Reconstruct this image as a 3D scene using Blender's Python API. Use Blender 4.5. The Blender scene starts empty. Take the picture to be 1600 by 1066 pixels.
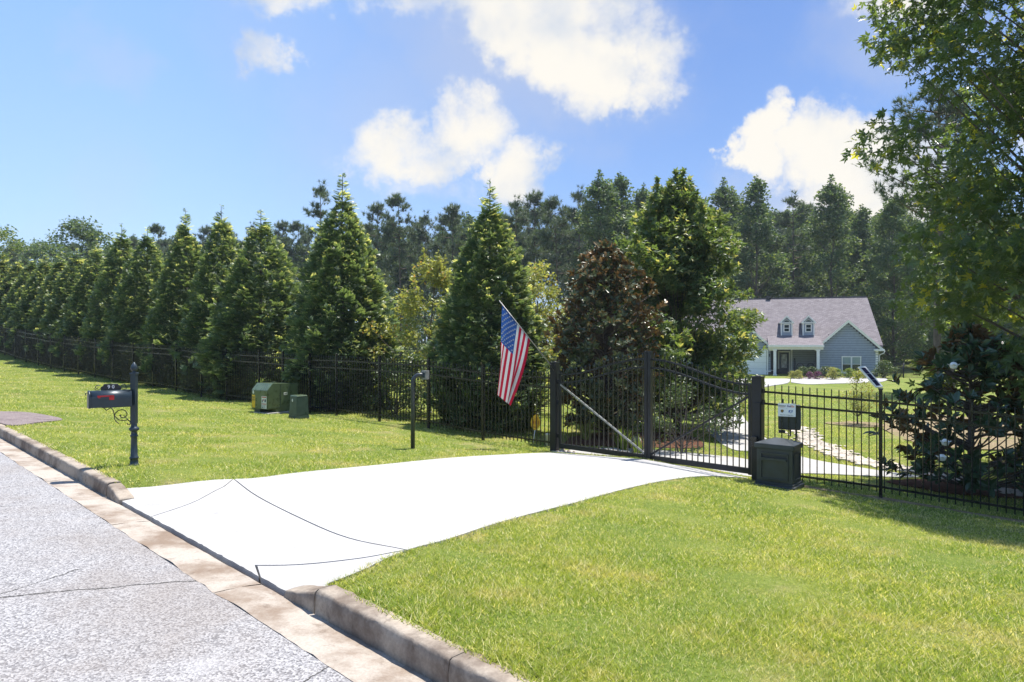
import bpy, bmesh, math, random
import numpy as np
from mathutils import Vector, Matrix, noise as mnoise
from mathutils.geometry import delaunay_2d_cdt

rng = np.random.default_rng(11)
random.seed(11)
scene = bpy.context.scene
COL = scene.collection

# ------------------------------------------------------------------ camera, sky, sun, exposure
CZ = 1.75
F, CX, CY = 1066.0, 800.0, 533.0
cd = bpy.data.cameras.new('camera'); cam = bpy.data.objects.new('camera', cd); COL.objects.link(cam)
cd.sensor_width = 36.0; cd.lens = 36.0 * 1066 / 1600; cd.clip_start = 0.05; cd.clip_end = 3000
cam.location = (0, 0, CZ); cam.rotation_euler = (math.radians(90), 0, 0)
scene.camera = cam

SUNV = Vector((0.30, 0.27, 1.13)).normalized()
sl = bpy.data.lights.new('sun', 'SUN'); sun = bpy.data.objects.new('sun', sl); COL.objects.link(sun)
sl.energy = 4.6; sl.angle = math.radians(0.55); sl.color = (1.0, 0.955, 0.88)
sun.rotation_mode = 'QUATERNION'; sun.rotation_quaternion = SUNV.to_track_quat('Z', 'Y')
sun.location = (20, 20, 60)
scene.view_settings.view_transform = 'Standard'; scene.view_settings.look = 'None'
scene.view_settings.gamma = 1.0; scene.view_settings.use_curve_mapping = False
scene.view_settings.exposure = 0.92
scene.cycles.max_bounces = 8; scene.cycles.transparent_max_bounces = 8
scene.cycles.diffuse_bounces = 4; scene.cycles.transmission_bounces = 5; scene.cycles.glossy_bounces = 3
scene.cycles.sample_clamp_indirect = 6.0

class NT:
    """tiny helper round a node tree"""
    def __init__(s, nt): s.nt = nt
    def n(s, t, **kw):
        nd = s.nt.nodes.new(t)
        for k, v in kw.items(): setattr(nd, k, v)
        return nd
    def put(s, sock, v):
        if v is None: return
        if isinstance(v, bpy.types.NodeSocket): s.nt.links.new(v, sock)
        else: sock.default_value = v
    def m(s, op, a, b=None, c=None, clamp=False):
        nd = s.n('ShaderNodeMath', operation=op); nd.use_clamp = clamp
        s.put(nd.inputs[0], a); s.put(nd.inputs[1], b); s.put(nd.inputs[2], c)
        return nd.outputs[0]
    def vm(s, op, a, b=None, scale=None):
        nd = s.n('ShaderNodeVectorMath', operation=op)
        s.put(nd.inputs[0], a); s.put(nd.inputs[1], b)
        if scale is not None: s.put(nd.inputs['Scale'], scale)
        return nd.outputs['Value'] if op in ('DOT_PRODUCT', 'LENGTH', 'DISTANCE') else nd.outputs[0]
    def noise(s, vec, scale, detail=4.0, rough=0.55, dist=0.0, color=False):
        nd = s.n('ShaderNodeTexNoise'); s.put(nd.inputs['Vector'], vec)
        nd.inputs['Scale'].default_value = scale; nd.inputs['Detail'].default_value = detail
        nd.inputs['Roughness'].default_value = rough; nd.inputs['Distortion'].default_value = dist
        return nd.outputs['Color' if color else 'Fac']
    def ramp(s, x, a, b, lo=0.0, hi=1.0, smooth=True):
        nd = s.n('ShaderNodeMapRange', interpolation_type='SMOOTHSTEP' if smooth else 'LINEAR')
        s.put(nd.inputs['Value'], x); s.put(nd.inputs['From Min'], a); s.put(nd.inputs['From Max'], b)
        s.put(nd.inputs['To Min'], lo); s.put(nd.inputs['To Max'], hi)
        return nd.outputs[0]
    def mix(s, f, a, b, blend='MIX'):
        nd = s.n('ShaderNodeMix', data_type='RGBA', blend_type=blend)
        s.put(nd.inputs[0], f)
        for i, v in ((6, a), (7, b)):
            if isinstance(v, (tuple, list)) and len(v) == 3: v = (*v, 1)
            s.put(nd.inputs[i], v)
        return nd.outputs[2]
    def bump(s, h, strength=0.5, dist=0.01):
        nd = s.n('ShaderNodeBump'); s.put(nd.inputs['Height'], h)
        nd.inputs['Strength'].default_value = strength; nd.inputs['Distance'].default_value = dist
        return nd.outputs[0]

world = bpy.data.worlds.new('World'); scene.world = world; world.use_nodes = True
def build_world():
    nt = world.node_tree; nt.nodes.clear(); w = NT(nt)
    sky = w.n('ShaderNodeTexSky', sky_type='NISHITA'); sky.sun_disc = False
    sky.sun_elevation = math.asin(SUNV.z); sky.sun_rotation = math.atan2(SUNV.x, SUNV.y)
    sky.air_density = 1.0; sky.dust_density = 0.6; sky.ozone_density = 2.5
    base = w.vm('SCALE', sky.outputs[0], scale=0.12)
    tc = w.n('ShaderNodeTexCoord'); d = tc.outputs['Generated']
    sx = w.n('ShaderNodeSeparateXYZ'); w.put(sx.inputs[0], d)
    X, Y, Z = sx.outputs
    n1 = w.noise(d, 5.0, 6.0, 0.6, color=True)
    sn = w.n('ShaderNodeSeparateXYZ'); w.put(sn.inputs[0], n1)
    n2 = w.noise(d, 17.0, 7.0, 0.65, color=True)
    sn2 = w.n('ShaderNodeSeparateXYZ'); w.put(sn2.inputs[0], n2)
    az0 = w.m('ARCTAN2', X, Y); el0 = w.m('ARCSINE', Z)
    az = w.m('ADD', az0, w.m('ADD', w.m('MULTIPLY', w.m('SUBTRACT', sn.outputs[0], .5), .26), w.m('MULTIPLY', w.m('SUBTRACT', sn2.outputs[0], .5), .09)))
    el = w.m('ADD', el0, w.m('ADD', w.m('MULTIPLY', w.m('SUBTRACT', sn.outputs[1], .5), .20), w.m('MULTIPLY', w.m('SUBTRACT', sn2.outputs[1], .5), .07)))
    def dens(blobs):
        tot = None
        for (px, py, rx, ry, wt) in blobs:
            a = math.atan((px - CX) / F); e = math.atan((CY - py) / F * math.cos(a))
            ux = w.m('MULTIPLY', w.m('SUBTRACT', az, a), 1 / (rx / F * math.cos(a) ** 2))
            uy = w.m('MULTIPLY', w.m('SUBTRACT', el, e), 1 / (ry / F * math.cos(a)))
            r = w.m('ADD', w.m('MULTIPLY', ux, ux), w.m('MULTIPLY', uy, uy))
            g = w.m('MULTIPLY', w.m('SUBTRACT', 1.0, r, clamp=True), wt)
            tot = g if tot is None else w.m('MAXIMUM', tot, g)
        return tot
    thick = dens([(900, 30, 190, 120, 1.0), (930, 110, 120, 100, 1.0), (1040, 90, 90, 70, .7), (760, 10, 150, 80, .75), (620, 0, 110, 50, .6),
                  (740, 215, 75, 80, .8), (800, 275, 80, 60, .9), (640, 255, 120, 70, .75), (690, 320, 110, 40, .35),
                  (1190, 215, 66, 62, 1.0), (1290, 250, 120, 85, 1.0), (1380, 310, 130, 95, 1.0), (1290, 330, 120, 60, .6),
                  (415, 95, 60, 48, .6), (450, 0, 90, 42, .6), (1400, 0, 130, 55, .6), (1700, 150, 200, 120, .8), (-500, 120, 300, 90, .8), (1000, -250, 300, 120, .8)])
    veil = dens([(600, 190, 240, 170, .5), (1200, 330, 230, 110, .8), (430, 60, 190, 150, .35), (820, 60, 330, 220, .8), (1400, 60, 230, 100, .6), (140, 70, 90, 80, .45), (120, 300, 90, 120, .3)])
    # scattered fair-weather clouds over the rest of the sky
    other = w.m('MULTIPLY', w.ramp(w.noise(d, 2.6, 6.0, .6), .56, .74), w.ramp(w.m('ABSOLUTE', az0), 1.0, 1.5))
    fine = w.noise(d, 7.0, 9.0, 0.66)
    dn = w.m('ADD', thick, w.m('MULTIPLY', w.m('SUBTRACT', fine, .5), 1.7))
    mask = w.m('MULTIPLY', w.ramp(dn, .02, .80), w.ramp(thick, 0.0, .45))
    mask = w.m('MAXIMUM', mask, w.m('MULTIPLY', other, .8))
    vm = w.m('MULTIPLY', w.ramp(veil, 0.0, 1.0), .60)
    # pale thin haze towards the left horizon, deeper blue to the right
    left = w.ramp(az0, .32, -.60)
    low = w.ramp(el0, .50, .0)
    blue = w.mix(low, (.085, .20, .55), (.17, .31, .66))
    blue = w.mix(w.m('MULTIPLY', left, .92), blue, w.mix(low, (.28, .50, .92), (.44, .64, .92)))
    skyc = w.mix(.72, base, w.vm('SCALE', blue, scale=.56))
    shade = w.m('ADD', w.ramp(w.noise(d, 4.0, 5.0, .55), .35, .65, .62, 1.0), w.m('MULTIPLY', mask, .10))
    cl = w.vm('SCALE', w.mix(w.ramp(shade, .7, 1.05), (.60, .68, .82), (1.0, .96, .88)), scale=.475)
    out = w.mix(vm, skyc, w.vm('SCALE', (.58, .62, .74), scale=.50))
    out = w.mix(mask, out, cl)
    bg = w.n('ShaderNodeBackground'); w.put(bg.inputs[0], out); bg.inputs[1].default_value = 1.12
    o = w.n('ShaderNodeOutputWorld'); nt.links.new(bg.outputs[0], o.inputs[0])
build_world()

# ------------------------------------------------------------------ object helpers
def tag(o, label=None, cat=None, group=None, kind=None):
    if label: o['label'] = label
    if cat: o['category'] = cat
    if group: o['group'] = group
    if kind: o['kind'] = kind
    return o
def link(name, me, mat=None, parent=None):
    o = bpy.data.objects.new(name, me); COL.objects.link(o)
    if mat is not None:
        for mm in (mat if isinstance(mat, (list, tuple)) else [mat]):
            if len(me.materials) < len(mat if isinstance(mat, (list, tuple)) else [mat]): me.materials.append(mm)
    if parent is not None: o.parent = parent
    return o
def empty(name, loc=(0, 0, 0), rz=0.0):
    o = bpy.data.objects.new(name, None); COL.objects.link(o); o.location = loc; o.rotation_euler = (0, 0, rz)
    o.empty_display_size = .2
    return o
def mesh_np(name, V, Fc, k=3, smooth=False, rnd=None, mats=None):
    """V (n,3), Fc (m,k) all faces with k corners"""
    me = bpy.data.meshes.new(name)
    V = np.ascontiguousarray(V, np.float32); Fc = np.ascontiguousarray(Fc, np.int32)
    me.vertices.add(len(V)); me.vertices.foreach_set('co', V.ravel())
    me.loops.add(Fc.size); me.loops.foreach_set('vertex_index', Fc.ravel())
    me.polygons.add(len(Fc)); me.polygons.foreach_set('loop_start', np.arange(len(Fc), dtype=np.int32) * k)
    try: me.polygons.foreach_set('loop_total', np.full(len(Fc), k, np.int32))
    except Exception: pass
    if mats is not None: me.polygons.foreach_set('material_index', np.ascontiguousarray(mats, np.int32))
    me.update(calc_edges=True)
    me.polygons.foreach_set('use_smooth', np.full(len(Fc), smooth, bool))
    if rnd is not None:
        a = me.attributes.new('rnd', 'FLOAT', 'POINT'); a.data.foreach_set('value', np.ascontiguousarray(rnd, np.float32))
    return me
class MB:
    """collects boxes, tubes and lathes into one mesh"""
    def __init__(s): s.bm = bmesh.new(); s.mi = 0
    def box(s, x0, x1, y0, y1, z0, z1, M=None, bevel=0.0):
        co = [(x, y, z) for z in (z0, z1) for y in (y0, y1) for x in (x0, x1)]
        vs = [s.bm.verts.new((M @ Vector(c)) if M else c) for c in co]
        fs = [s.bm.faces.new([vs[i] for i in q]) for q in ((0, 2, 3, 1), (4, 5, 7, 6), (0, 1, 5, 4), (1, 3, 7, 5), (3, 2, 6, 7), (2, 0, 4, 6))]
        for f in fs: f.material_index = s.mi
        if bevel:
            es = list({e for f in fs for e in f.edges})
            r = bmesh.ops.bevel(s.bm, geom=es, offset=bevel, segments=2, affect='EDGES', profile=.6)
            for f in r['faces']: f.material_index = s.mi
        return s
    def bar(s, p, q, w, h=None, up=(0, 0, 1)):
        """rectangular bar from p to q"""
        p, q = Vector(p), Vector(q); h = h or w; d = q - p; L = d.length; d.normalize()
        u = Vector(up); sd = d.cross(u)
        if sd.length < 1e-4: sd = d.cross(Vector((0, 1, 0)))
        sd.normalize(); u = sd.cross(d)
        M = Matrix((( d.x, sd.x, u.x, p.x), (d.y, sd.y, u.y, p.y), (d.z, sd.z, u.z, p.z), (0, 0, 0, 1)))
        return s.box(0, L, -w / 2, w / 2, -h / 2, h / 2, M)
    def tube(s, pts, rad, n=8, cap=True):
        pts = [Vector(p) for p in pts]; rings = []
        if not isinstance(rad, (list, tuple)): rad = [rad] * len(pts)
        prev = None
        for i, p in enumerate(pts):
            t = (pts[min(i + 1, len(pts) - 1)] - pts[max(i - 1, 0)]).normalized()
            if prev is None:
                a = Vector((0, 0, 1)) if abs(t.z) < .9 else Vector((1, 0, 0)); sd = t.cross(a).normalized()
            else:
                sd = (prev - t * prev.dot(t)); sd = sd.normalized() if sd.length > 1e-5 else t.orthogonal().normalized()
            prev = sd; up = t.cross(sd)
            rings.append([s.bm.verts.new(p + (sd * math.cos(2 * math.pi * k / n) + up * math.sin(2 * math.pi * k / n)) * rad[i]) for k in range(n)])
        for a, b in zip(rings[:-1], rings[1:]):
            for k in range(n):
                f = s.bm.faces.new((a[k], a[(k + 1) % n], b[(k + 1) % n], b[k])); f.smooth = n > 4; f.material_index = s.mi
        if cap:
            f = s.bm.faces.new(rings[0][::-1]); f.material_index = s.mi
            f = s.bm.faces.new(rings[-1]); f.material_index = s.mi
        return s
    def lathe(s, prof, c=(0, 0, 0), n=16, smooth=True):
        c = Vector(c); rings = []
        for (r, z) in prof:
            rings.append([s.bm.verts.new(c + Vector((r * math.cos(2 * math.pi * k / n), r * math.sin(2 * math.pi * k / n), z))) for k in range(n)])
        for a, b in zip(rings[:-1], rings[1:]):
            for k in range(n):
                f = s.bm.faces.new((a[k], a[(k + 1) % n], b[(k + 1) % n], b[k])); f.smooth = smooth; f.material_index = s.mi
        s.bm.faces.new(rings[0][::-1]).material_index = s.mi; s.bm.faces.new(rings[-1]).material_index = s.mi
        return s
    def poly(s, pts, thick=None, direction=(0, 0, -1)):
        """flat polygon, optionally extruded by thick along direction"""
        a = [s.bm.verts.new(p) for p in pts]
        f = s.bm.faces.new(a); f.material_index = s.mi
        if thick:
            dv = Vector(direction).normalized() * thick
            b = [s.bm.verts.new(Vector(p) + dv) for p in pts]
            s.bm.faces.new(b[::-1]).material_index = s.mi
            for i in range(len(a)):
                j = (i + 1) % len(a); s.bm.faces.new((a[i], b[i], b[j], a[j])).material_index = s.mi
        return s
    def mesh(s, name):
        me = bpy.data.meshes.new(name)
        bmesh.ops.recalc_face_normals(s.bm, faces=s.bm.faces[:])
        s.bm.to_mesh(me); s.bm.free(); return me
    def build(s, name, mat, parent=None): return link(name, s.mesh(name), mat, parent)

def text_mesh(body, size, bold=0.0):
    cu = bpy.data.curves.new('t', 'FONT'); cu.body = body; cu.size = size; cu.align_x = 'CENTER'; cu.align_y = 'CENTER'; cu.extrude = .0012; cu.offset = bold
    cu.resolution_u = 3
    o = bpy.data.objects.new('t', cu); COL.objects.link(o)
    bpy.context.view_layer.update()
    me = bpy.data.meshes.new_from_object(o); bpy.data.objects.remove(o); bpy.data.curves.remove(cu)
    return me

# ------------------------------------------------------------------ materials
def mat(name):
    m = bpy.data.materials.new(name); m.use_nodes = True; nt = m.node_tree; nt.nodes.clear(); w = NT(nt)
    o = w.n('ShaderNodeOutputMaterial'); return m, w, o
def simple(name, col, rough=.5, metal=0.0, var=.12, scale=8.0, bump=.0, spec=.5, coat=0.0, dirt=None):
    m, w, o = mat(name)
    tc = w.n('ShaderNodeTexCoord').outputs['Object']
    n = w.noise(tc, scale, 5.0, .6)
    lo = tuple(c * (1 - var) for c in col); hi = tuple(min(1, c * (1 + var)) for c in col)
    c = w.mix(w.ramp(n, .3, .7), lo, hi)
    if dirt: c = w.mix(w.ramp(w.noise(tc, scale * .35, 6.0, .65), .5, .72, 0, dirt[1]), c, dirt[0])
    b = w.n('ShaderNodeBsdfPrincipled'); w.put(b.inputs['Base Color'], c)
    w.put(b.inputs['Roughness'], w.ramp(n, .2, .8, max(0.02, rough - .08), min(1, rough + .08)))
    b.inputs['Metallic'].default_value = metal; b.inputs['Specular IOR Level'].default_value = spec; b.inputs['Coat Weight'].default_value = coat
    if bump: w.put(b.inputs['Normal'], w.bump(w.noise(tc, scale * 6, 4.0, .6), bump, .004))
    w.nt.links.new(b.outputs[0], o.inputs[0]); return m
def leafmat(name, a, b, c=None, trans=.35, rough=.42, tcol=1.5, back=None, spec=.5, wscale=.6, cth=.90):
    """a..b by leaf, c = the odd pale or brown leaf, back = underside colour"""
    m, w, o = mat(name)
    at = w.n('ShaderNodeAttribute', attribute_name='rnd').outputs['Fac']
    pos = w.n('ShaderNodeNewGeometry')
    big = w.noise(pos.outputs['Position'], wscale, 3.0, .5)
    f = w.m('ADD', w.m('MULTIPLY', at, .7), w.m('MULTIPLY', w.m('SUBTRACT', big, .35), 1.0), clamp=True)
    col = w.mix(f, a, b)
    if c: col = w.mix(w.ramp(at, cth, cth + .07), col, c)
    if back: col = w.mix(w.m('MULTIPLY', pos.outputs['Backfacing'], w.ramp(at, .0, .35)), col, back)
    p = w.n('ShaderNodeBsdfPrincipled'); w.put(p.inputs['Base Color'], col)
    p.inputs['Roughness'].default_value = rough; p.inputs['Specular IOR Level'].default_value = spec
    t = w.n('ShaderNodeBsdfTranslucent'); w.put(t.inputs[0], w.mix(1.0, col, (tcol * 1.1, tcol, tcol * .45), 'MULTIPLY'))
    mx = w.n('ShaderNodeMixShader'); mx.inputs[0].default_value = trans
    w.nt.links.new(p.outputs[0], mx.inputs[1]); w.nt.links.new(t.outputs[0], mx.inputs[2]); w.nt.links.new(mx.outputs[0], o.inputs[0])
    return m
def barkmat(name, a, b, scale=9.0):
    m, w, o = mat(name); tc = w.n('ShaderNodeTexCoord').outputs['Object']
    mp = w.n('ShaderNodeMapping'); w.put(mp.inputs[0], tc); mp.inputs['Scale'].default_value = (1, 1, .22)
    n = w.noise(mp.outputs[0], scale, 6.0, .65)
    p = w.n('ShaderNodeBsdfPrincipled'); w.put(p.inputs['Base Color'], w.mix(w.ramp(n, .35, .65), a, b)); p.inputs['Roughness'].default_value = .9
    w.put(p.inputs['Normal'], w.bump(n, .8, .03)); w.nt.links.new(p.outputs[0], o.inputs[0]); return m

def m_lawn(name, blades=False):
    m, w, o = mat(name)
    pos = w.n('ShaderNodeNewGeometry').outputs['Position']
    a = w.noise(pos, .55, 5.0, .6); b = w.noise(pos, 3.3, 5.0, .65); c = w.noise(pos, 26.0, 4.0, .7)
    g1, g2, g3 = ((.25, .34, .060), (.39, .43, .085), (.54, .47, .21)) if blades else ((.15, .20, .035), (.23, .26, .055), (.32, .28, .13))
    col = w.mix(w.ramp(a, .36, .64), g1, g2)
    col = w.mix(w.ramp(b, .42, .75, 0, .6), col, (.43, .46, .09) if blades else (.24, .26, .05))
    col = w.mix(w.m('MULTIPLY', w.ramp(w.noise(pos, 1.1, 6.0, .7), .51, .68), .85), col, g3)
    if blades:
        at = w.n('ShaderNodeAttribute', attribute_name='rnd').outputs['Fac']
        col = w.mix(w.ramp(at, .72, .86), col, (.72, .66, .38))
        col = w.mix(w.ramp(at, .0, .40, .75, 0), col, (.10, .17, .03))
        p = w.n('ShaderNodeBsdfPrincipled'); w.put(p.inputs['Base Color'], col); p.inputs['Roughness'].default_value = .5; p.inputs['Specular IOR Level'].default_value = .3
        t = w.n('ShaderNodeBsdfTranslucent'); w.put(t.inputs[0], w.mix(1.0, col, (1.5, 1.45, .7), 'MULTIPLY'))
        mx = w.n('ShaderNodeMixShader'); mx.inputs[0].default_value = .45
        w.nt.links.new(p.outputs[0], mx.inputs[1]); w.nt.links.new(t.outputs[0], mx.inputs[2]); w.nt.links.new(mx.outputs[0], o.inputs[0])
    else:
        col = w.mix(w.ramp(c, .40, .62, .45, 0), col, (.05, .085, .012))
        col = w.mix(w.ramp(w.noise(pos, 60., 3., .7), .55, .75, 0, .5), col, (.30, .33, .07))
        p = w.n('ShaderNodeBsdfPrincipled'); w.put(p.inputs['Base Color'], col); p.inputs['Roughness'].default_value = .85; p.inputs['Specular IOR Level'].default_value = .15
        w.put(p.inputs['Normal'], w.bump(w.m('ADD', c, w.noise(pos, 70., 3., .7)), .7, .03))
        w.nt.links.new(p.outputs[0], o.inputs[0])
    return m
def m_concrete(name, col, stain, samt, grain=90., rough=.85, streak=False):
    m, w, o = mat(name); pos = w.n('ShaderNodeNewGeometry').outputs['Position']
    n = w.noise(pos, grain, 4.0, .7); s = w.noise(pos, 1.4, 7.0, .68); s2 = w.noise(pos, 6.5, 6.0, .7)
    c = w.mix(w.ramp(n, .3, .7), tuple(x * .86 for x in col), tuple(min(1, x * 1.1) for x in col))
    c = w.mix(w.m('MULTIPLY', w.ramp(s, .42, .66), samt), c, stain)
    c = w.mix(w.m('MULTIPLY', w.ramp(s2, .55, .74), samt * .8), c, tuple(x * .7 for x in stain))
    if streak:
        rp = w.vm('MULTIPLY', pos, (1.2, 9., 1.)); c = w.mix(w.ramp(w.noise(rp, 1.0, 6., .7), .56, .74, 0, .35), c, tuple(x * .8 for x in stain))
    v = w.n('ShaderNodeTexVoronoi'); w.put(v.inputs['Vector'], pos); v.inputs['Scale'].default_value = 1.9
    c = w.mix(w.ramp(v.outputs['Distance'], .020, .012), c, (.05, .04, .03))
    p = w.n('ShaderNodeBsdfPrincipled'); w.put(p.inputs['Base Color'], c); p.inputs['Roughness'].default_value = rough; p.inputs['Specular IOR Level'].default_value = .25
    w.put(p.inputs['Normal'], w.bump(w.m('ADD', n, w.m('MULTIPLY', s2, 1.5)), .35, .006))
    w.nt.links.new(p.outputs[0], o.inputs[0]); return m
def m_asphalt():
    m, w, o = mat('asphalt'); pos = w.n('ShaderNodeNewGeometry').outputs['Position']
    v = w.n('ShaderNodeTexVoronoi'); w.put(v.inputs['Vector'], pos); v.inputs['Scale'].default_value = 88.
    sc = w.n('ShaderNodeSeparateColor'); w.put(sc.inputs[0], v.outputs['Color'])
    n = w.noise(pos, 55., 4., .7); s = w.noise(pos, .55, 6., .62); s2 = w.noise(pos, 3.2, 6., .7)
    c = w.mix(w.ramp(sc.outputs[0], .05, .95), (.11, .105, .11), (.42, .41, .405))
    c = w.mix(w.ramp(n, .35, .7, 0, .55), c, (.36, .35, .36))
    c = w.mix(w.ramp(s, .40, .66, 0, .5), c, (.21, .175, .15))
    c = w.mix(w.ramp(s2, .58, .75, 0, .4), c, (.14, .12, .11))
    c = w.mix(w.ramp(w.noise(pos, 1.0, 6., .6), .58, .72, 0, .5), c, (.43, .42, .42))
    # long cracks: distance to wandering lines in world space
    sp = w.n('ShaderNodeSeparateXYZ'); w.put(sp.inputs[0], pos)
    def crack(x0, y0, x1, y1, width, wob=.10):
        L = math.hypot(x1 - x0, y1 - y0); tx, ty = (x1 - x0) / L, (y1 - y0) / L
        dx = w.m('SUBTRACT', sp.outputs[0], x0); dy = w.m('SUBTRACT', sp.outputs[1], y0)
        al = w.m('ADD', w.m('MULTIPLY', dx, tx), w.m('MULTIPLY', dy, ty))
        ac = w.m('ADD', w.m('MULTIPLY', dx, -ty), w.m('MULTIPLY', dy, tx))
        ac = w.m('ADD', ac, w.m('MULTIPLY', w.m('SUBTRACT', w.noise(pos, 2.4, 6., .7), .5), wob * 2))
        k = w.ramp(w.m('ABSOLUTE', ac), width, width * .35)
        return w.m('MULTIPLY', k, w.m('MULTIPLY', w.m('GREATER_THAN', al, 0.), w.m('LESS_THAN', al, L)))
    k = crack(-8.0, 3.1, -2.2, 4.95, .014)
    for cc in ((-3.5, 4.55, -3.25, 5.15, .008), (-9, 7.3, -5.2, 7.1, .012), (-1.6, 1.5, -.9, 3.9, .008)):
        k = w.m('MAXIMUM', k, crack(*cc))
    c = w.mix(w.m('MULTIPLY', k, .85), c, (.04, .035, .03))
    p = w.n('ShaderNodeBsdfPrincipled'); w.put(p.inputs['Base Color'], c); p.inputs['Roughness'].default_value = .75; p.inputs['Specular IOR Level'].default_value = .35
    w.put(p.inputs['Normal'], w.bump(w.m('SUBTRACT', w.m('ADD', v.outputs['Distance'], n), w.m('MULTIPLY', k, 3.)), .8, .006))
    w.nt.links.new(p.outputs[0], o.inputs[0]); return m
def m_shingle():
    m, w, o = mat('roof_shingles'); tc = w.n('ShaderNodeTexCoord').outputs['Object']
    br = w.n('ShaderNodeTexBrick'); w.put(br.inputs['Vector'], w.vm('MULTIPLY', tc, (1., 1.18, 0.)))
    br.inputs['Scale'].default_value = 1.0; br.inputs['Brick Width'].default_value = .32; br.inputs['Row Height'].default_value = .19; br.inputs['Mortar Size'].default_value = .016
    br.inputs['Color1'].default_value = (.15, .13, .137, 1); br.inputs['Color2'].default_value = (.27, .24, .25, 1); br.inputs['Mortar'].default_value = (.09, .08, .085, 1); br.inputs['Bias'].default_value = -.1
    n = w.noise(tc, 2.2, 6., .7)
    c = w.mix(w.ramp(n, .3, .7, 0, .5), br.outputs['Color'], (.25, .225, .23)); c = w.mix(w.ramp(w.noise(tc, 14., 4., .7), .4, .65, 0, .5), c, (.15, .135, .145))
    p = w.n('ShaderNodeBsdfPrincipled'); w.put(p.inputs['Base Color'], c); p.inputs['Roughness'].default_value = .9; p.inputs['Specular IOR Level'].default_value = .2
    w.put(p.inputs['Normal'], w.bump(w.m('ADD', br.outputs['Fac'], w.noise(tc, 40., 3., .7)), .5, .012)); w.nt.links.new(p.outputs[0], o.inputs[0]); return m
def m_mulch(name, a, b, c3):
    m, w, o = mat(name); pos = w.n('ShaderNodeNewGeometry').outputs['Position']
    v = w.n('ShaderNodeTexVoronoi'); w.put(v.inputs['Vector'], w.vm('MULTIPLY', pos, (1., 1.6, 1.))); v.inputs['Scale'].default_value = 26.
    sc = w.n('ShaderNodeSeparateColor'); w.put(sc.inputs[0], v.outputs['Color'])
    c = w.mix(sc.outputs[0], a, b); c = w.mix(w.ramp(w.noise(pos, 3., 6., .7), .5, .7), c, c3)
    p = w.n('ShaderNodeBsdfPrincipled'); w.put(p.inputs['Base Color'], c); p.inputs['Roughness'].default_value = .95; p.inputs['Specular IOR Level'].default_value = .1
    w.put(p.inputs['Normal'], w.bump(v.outputs['Distance'], 1., .03)); w.nt.links.new(p.outputs[0], o.inputs[0]); return m
def m_cloth(name, col):
    m, w, o = mat(name); tc = w.n('ShaderNodeTexCoord').outputs['Object']
    n = w.noise(tc, 300., 2., .5)
    p = w.n('ShaderNodeBsdfPrincipled'); w.put(p.inputs['Base Color'], w.mix(n, tuple(c * .9 for c in col), col)); p.inputs['Roughness'].default_value = .75
    t = w.n('ShaderNodeBsdfTranslucent'); t.inputs[0].default_value = (*col, 1)
    mx = w.n('ShaderNodeMixShader'); mx.inputs[0].default_value = .5
    w.nt.links.new(p.outputs[0], mx.inputs[1]); w.nt.links.new(t.outputs[0], mx.inputs[2]); w.nt.links.new(mx.outputs[0], o.inputs[0]); return m
def m_glass(name, col):
    m, w, o = mat(name); p = w.n('ShaderNodeBsdfPrincipled'); tc = w.n('ShaderNodeTexCoord').outputs['Object']
    w.put(p.inputs['Base Color'], w.mix(w.noise(tc, 1.5, 3., .5), tuple(c * .7 for c in col), col)); p.inputs['Roughness'].default_value = .06; p.inputs['Specular IOR Level'].default_value = .8
    w.nt.links.new(p.outputs[0], o.inputs[0]); return m

M = {}
M['lawn'] = m_lawn('lawn'); M['blades'] = m_lawn('grass_blades', True)
M['asphalt'] = m_asphalt()
M['drive'] = m_concrete('driveway_concrete', (.42, .41, .40), (.30, .29, .275), .45, streak=True)
M['drive_far'] = m_concrete('inner_drive_concrete', (.40, .39, .375), (.30, .28, .26), .4)
M['gutter'] = m_concrete('gutter_concrete', (.39, .345, .295), (.20, .145, .105), .95, 60.)
M['kerb'] = m_concrete('kerb_concrete', (.37, .315, .255), (.14, .105, .08), .95, 40.)
M['apron_old'] = m_mulch('old_apron', (.30, .25, .24), (.22, .18, .18), (.16, .12, .13))
M['mulch'] = m_mulch('mulch', (.16, .075, .045), (.09, .045, .03), (.12, .07, .05))
M['soil'] = m_mulch('bare_soil', (.34, .26, .17), (.24, .19, .11), (.20, .22, .07))
M['stone'] = simple('creek_stone', (.50, .44, .37), .8, var=.35, scale=3., bump=.4)
M['black'] = simple('black_powder_coat', (.009, .010, .012), .27, .0, .2, 5., spec=.5)
M['black_rough'] = simple('black_gate_steel', (.010, .012, .016), .42, .0, .3, 4., spec=.4, dirt=((.022, .020, .020), .4))
M['plastic'] = simple('dark_moulded_plastic', (.032, .042, .050), .40, .0, .2, 5., spec=.5, bump=.15, dirt=((.035, .032, .028), .6))
M['slate'] = simple('slate_blue_paint', (.030, .046, .060), .38, .25, .15, 9., spec=.6)
M['white'] = simple('white_paint', (.86, .86, .86), .45, 0, .05, 6.)
M['offwhite'] = simple('window_trim', (.80, .80, .75), .5, 0, .05, 6.)
M['red'] = simple('red_flag_plastic', (.55, .015, .02), .4, 0, .1, 20.)
M['olive'] = simple('olive_green_cabinet', (.085, .12, .060), .30, .0, .18, 6., spec=.7, dirt=((.10, .10, .05), .5))
M['olive_dark'] = simple('dark_green_cabinet', (.050, .080, .065), .33, .0, .18, 6., spec=.45, dirt=((.05, .05, .04), .4))
M['galv'] = simple('weathered_steel', (.30, .30, .29), .5, .6, .2, 9.)
M['yellow'] = simple('yellow_sticker', (.85, .50, .02), .5, 0, .1, 9.)
M['label_white'] = simple('label_white', (.72, .70, .62), .5, 0, .08, 9.)
M['ink'] = simple('dark_ink', (.03, .03, .035), .6)
M['ink_red'] = simple('red_ink', (.45, .05, .03), .6)
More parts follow.
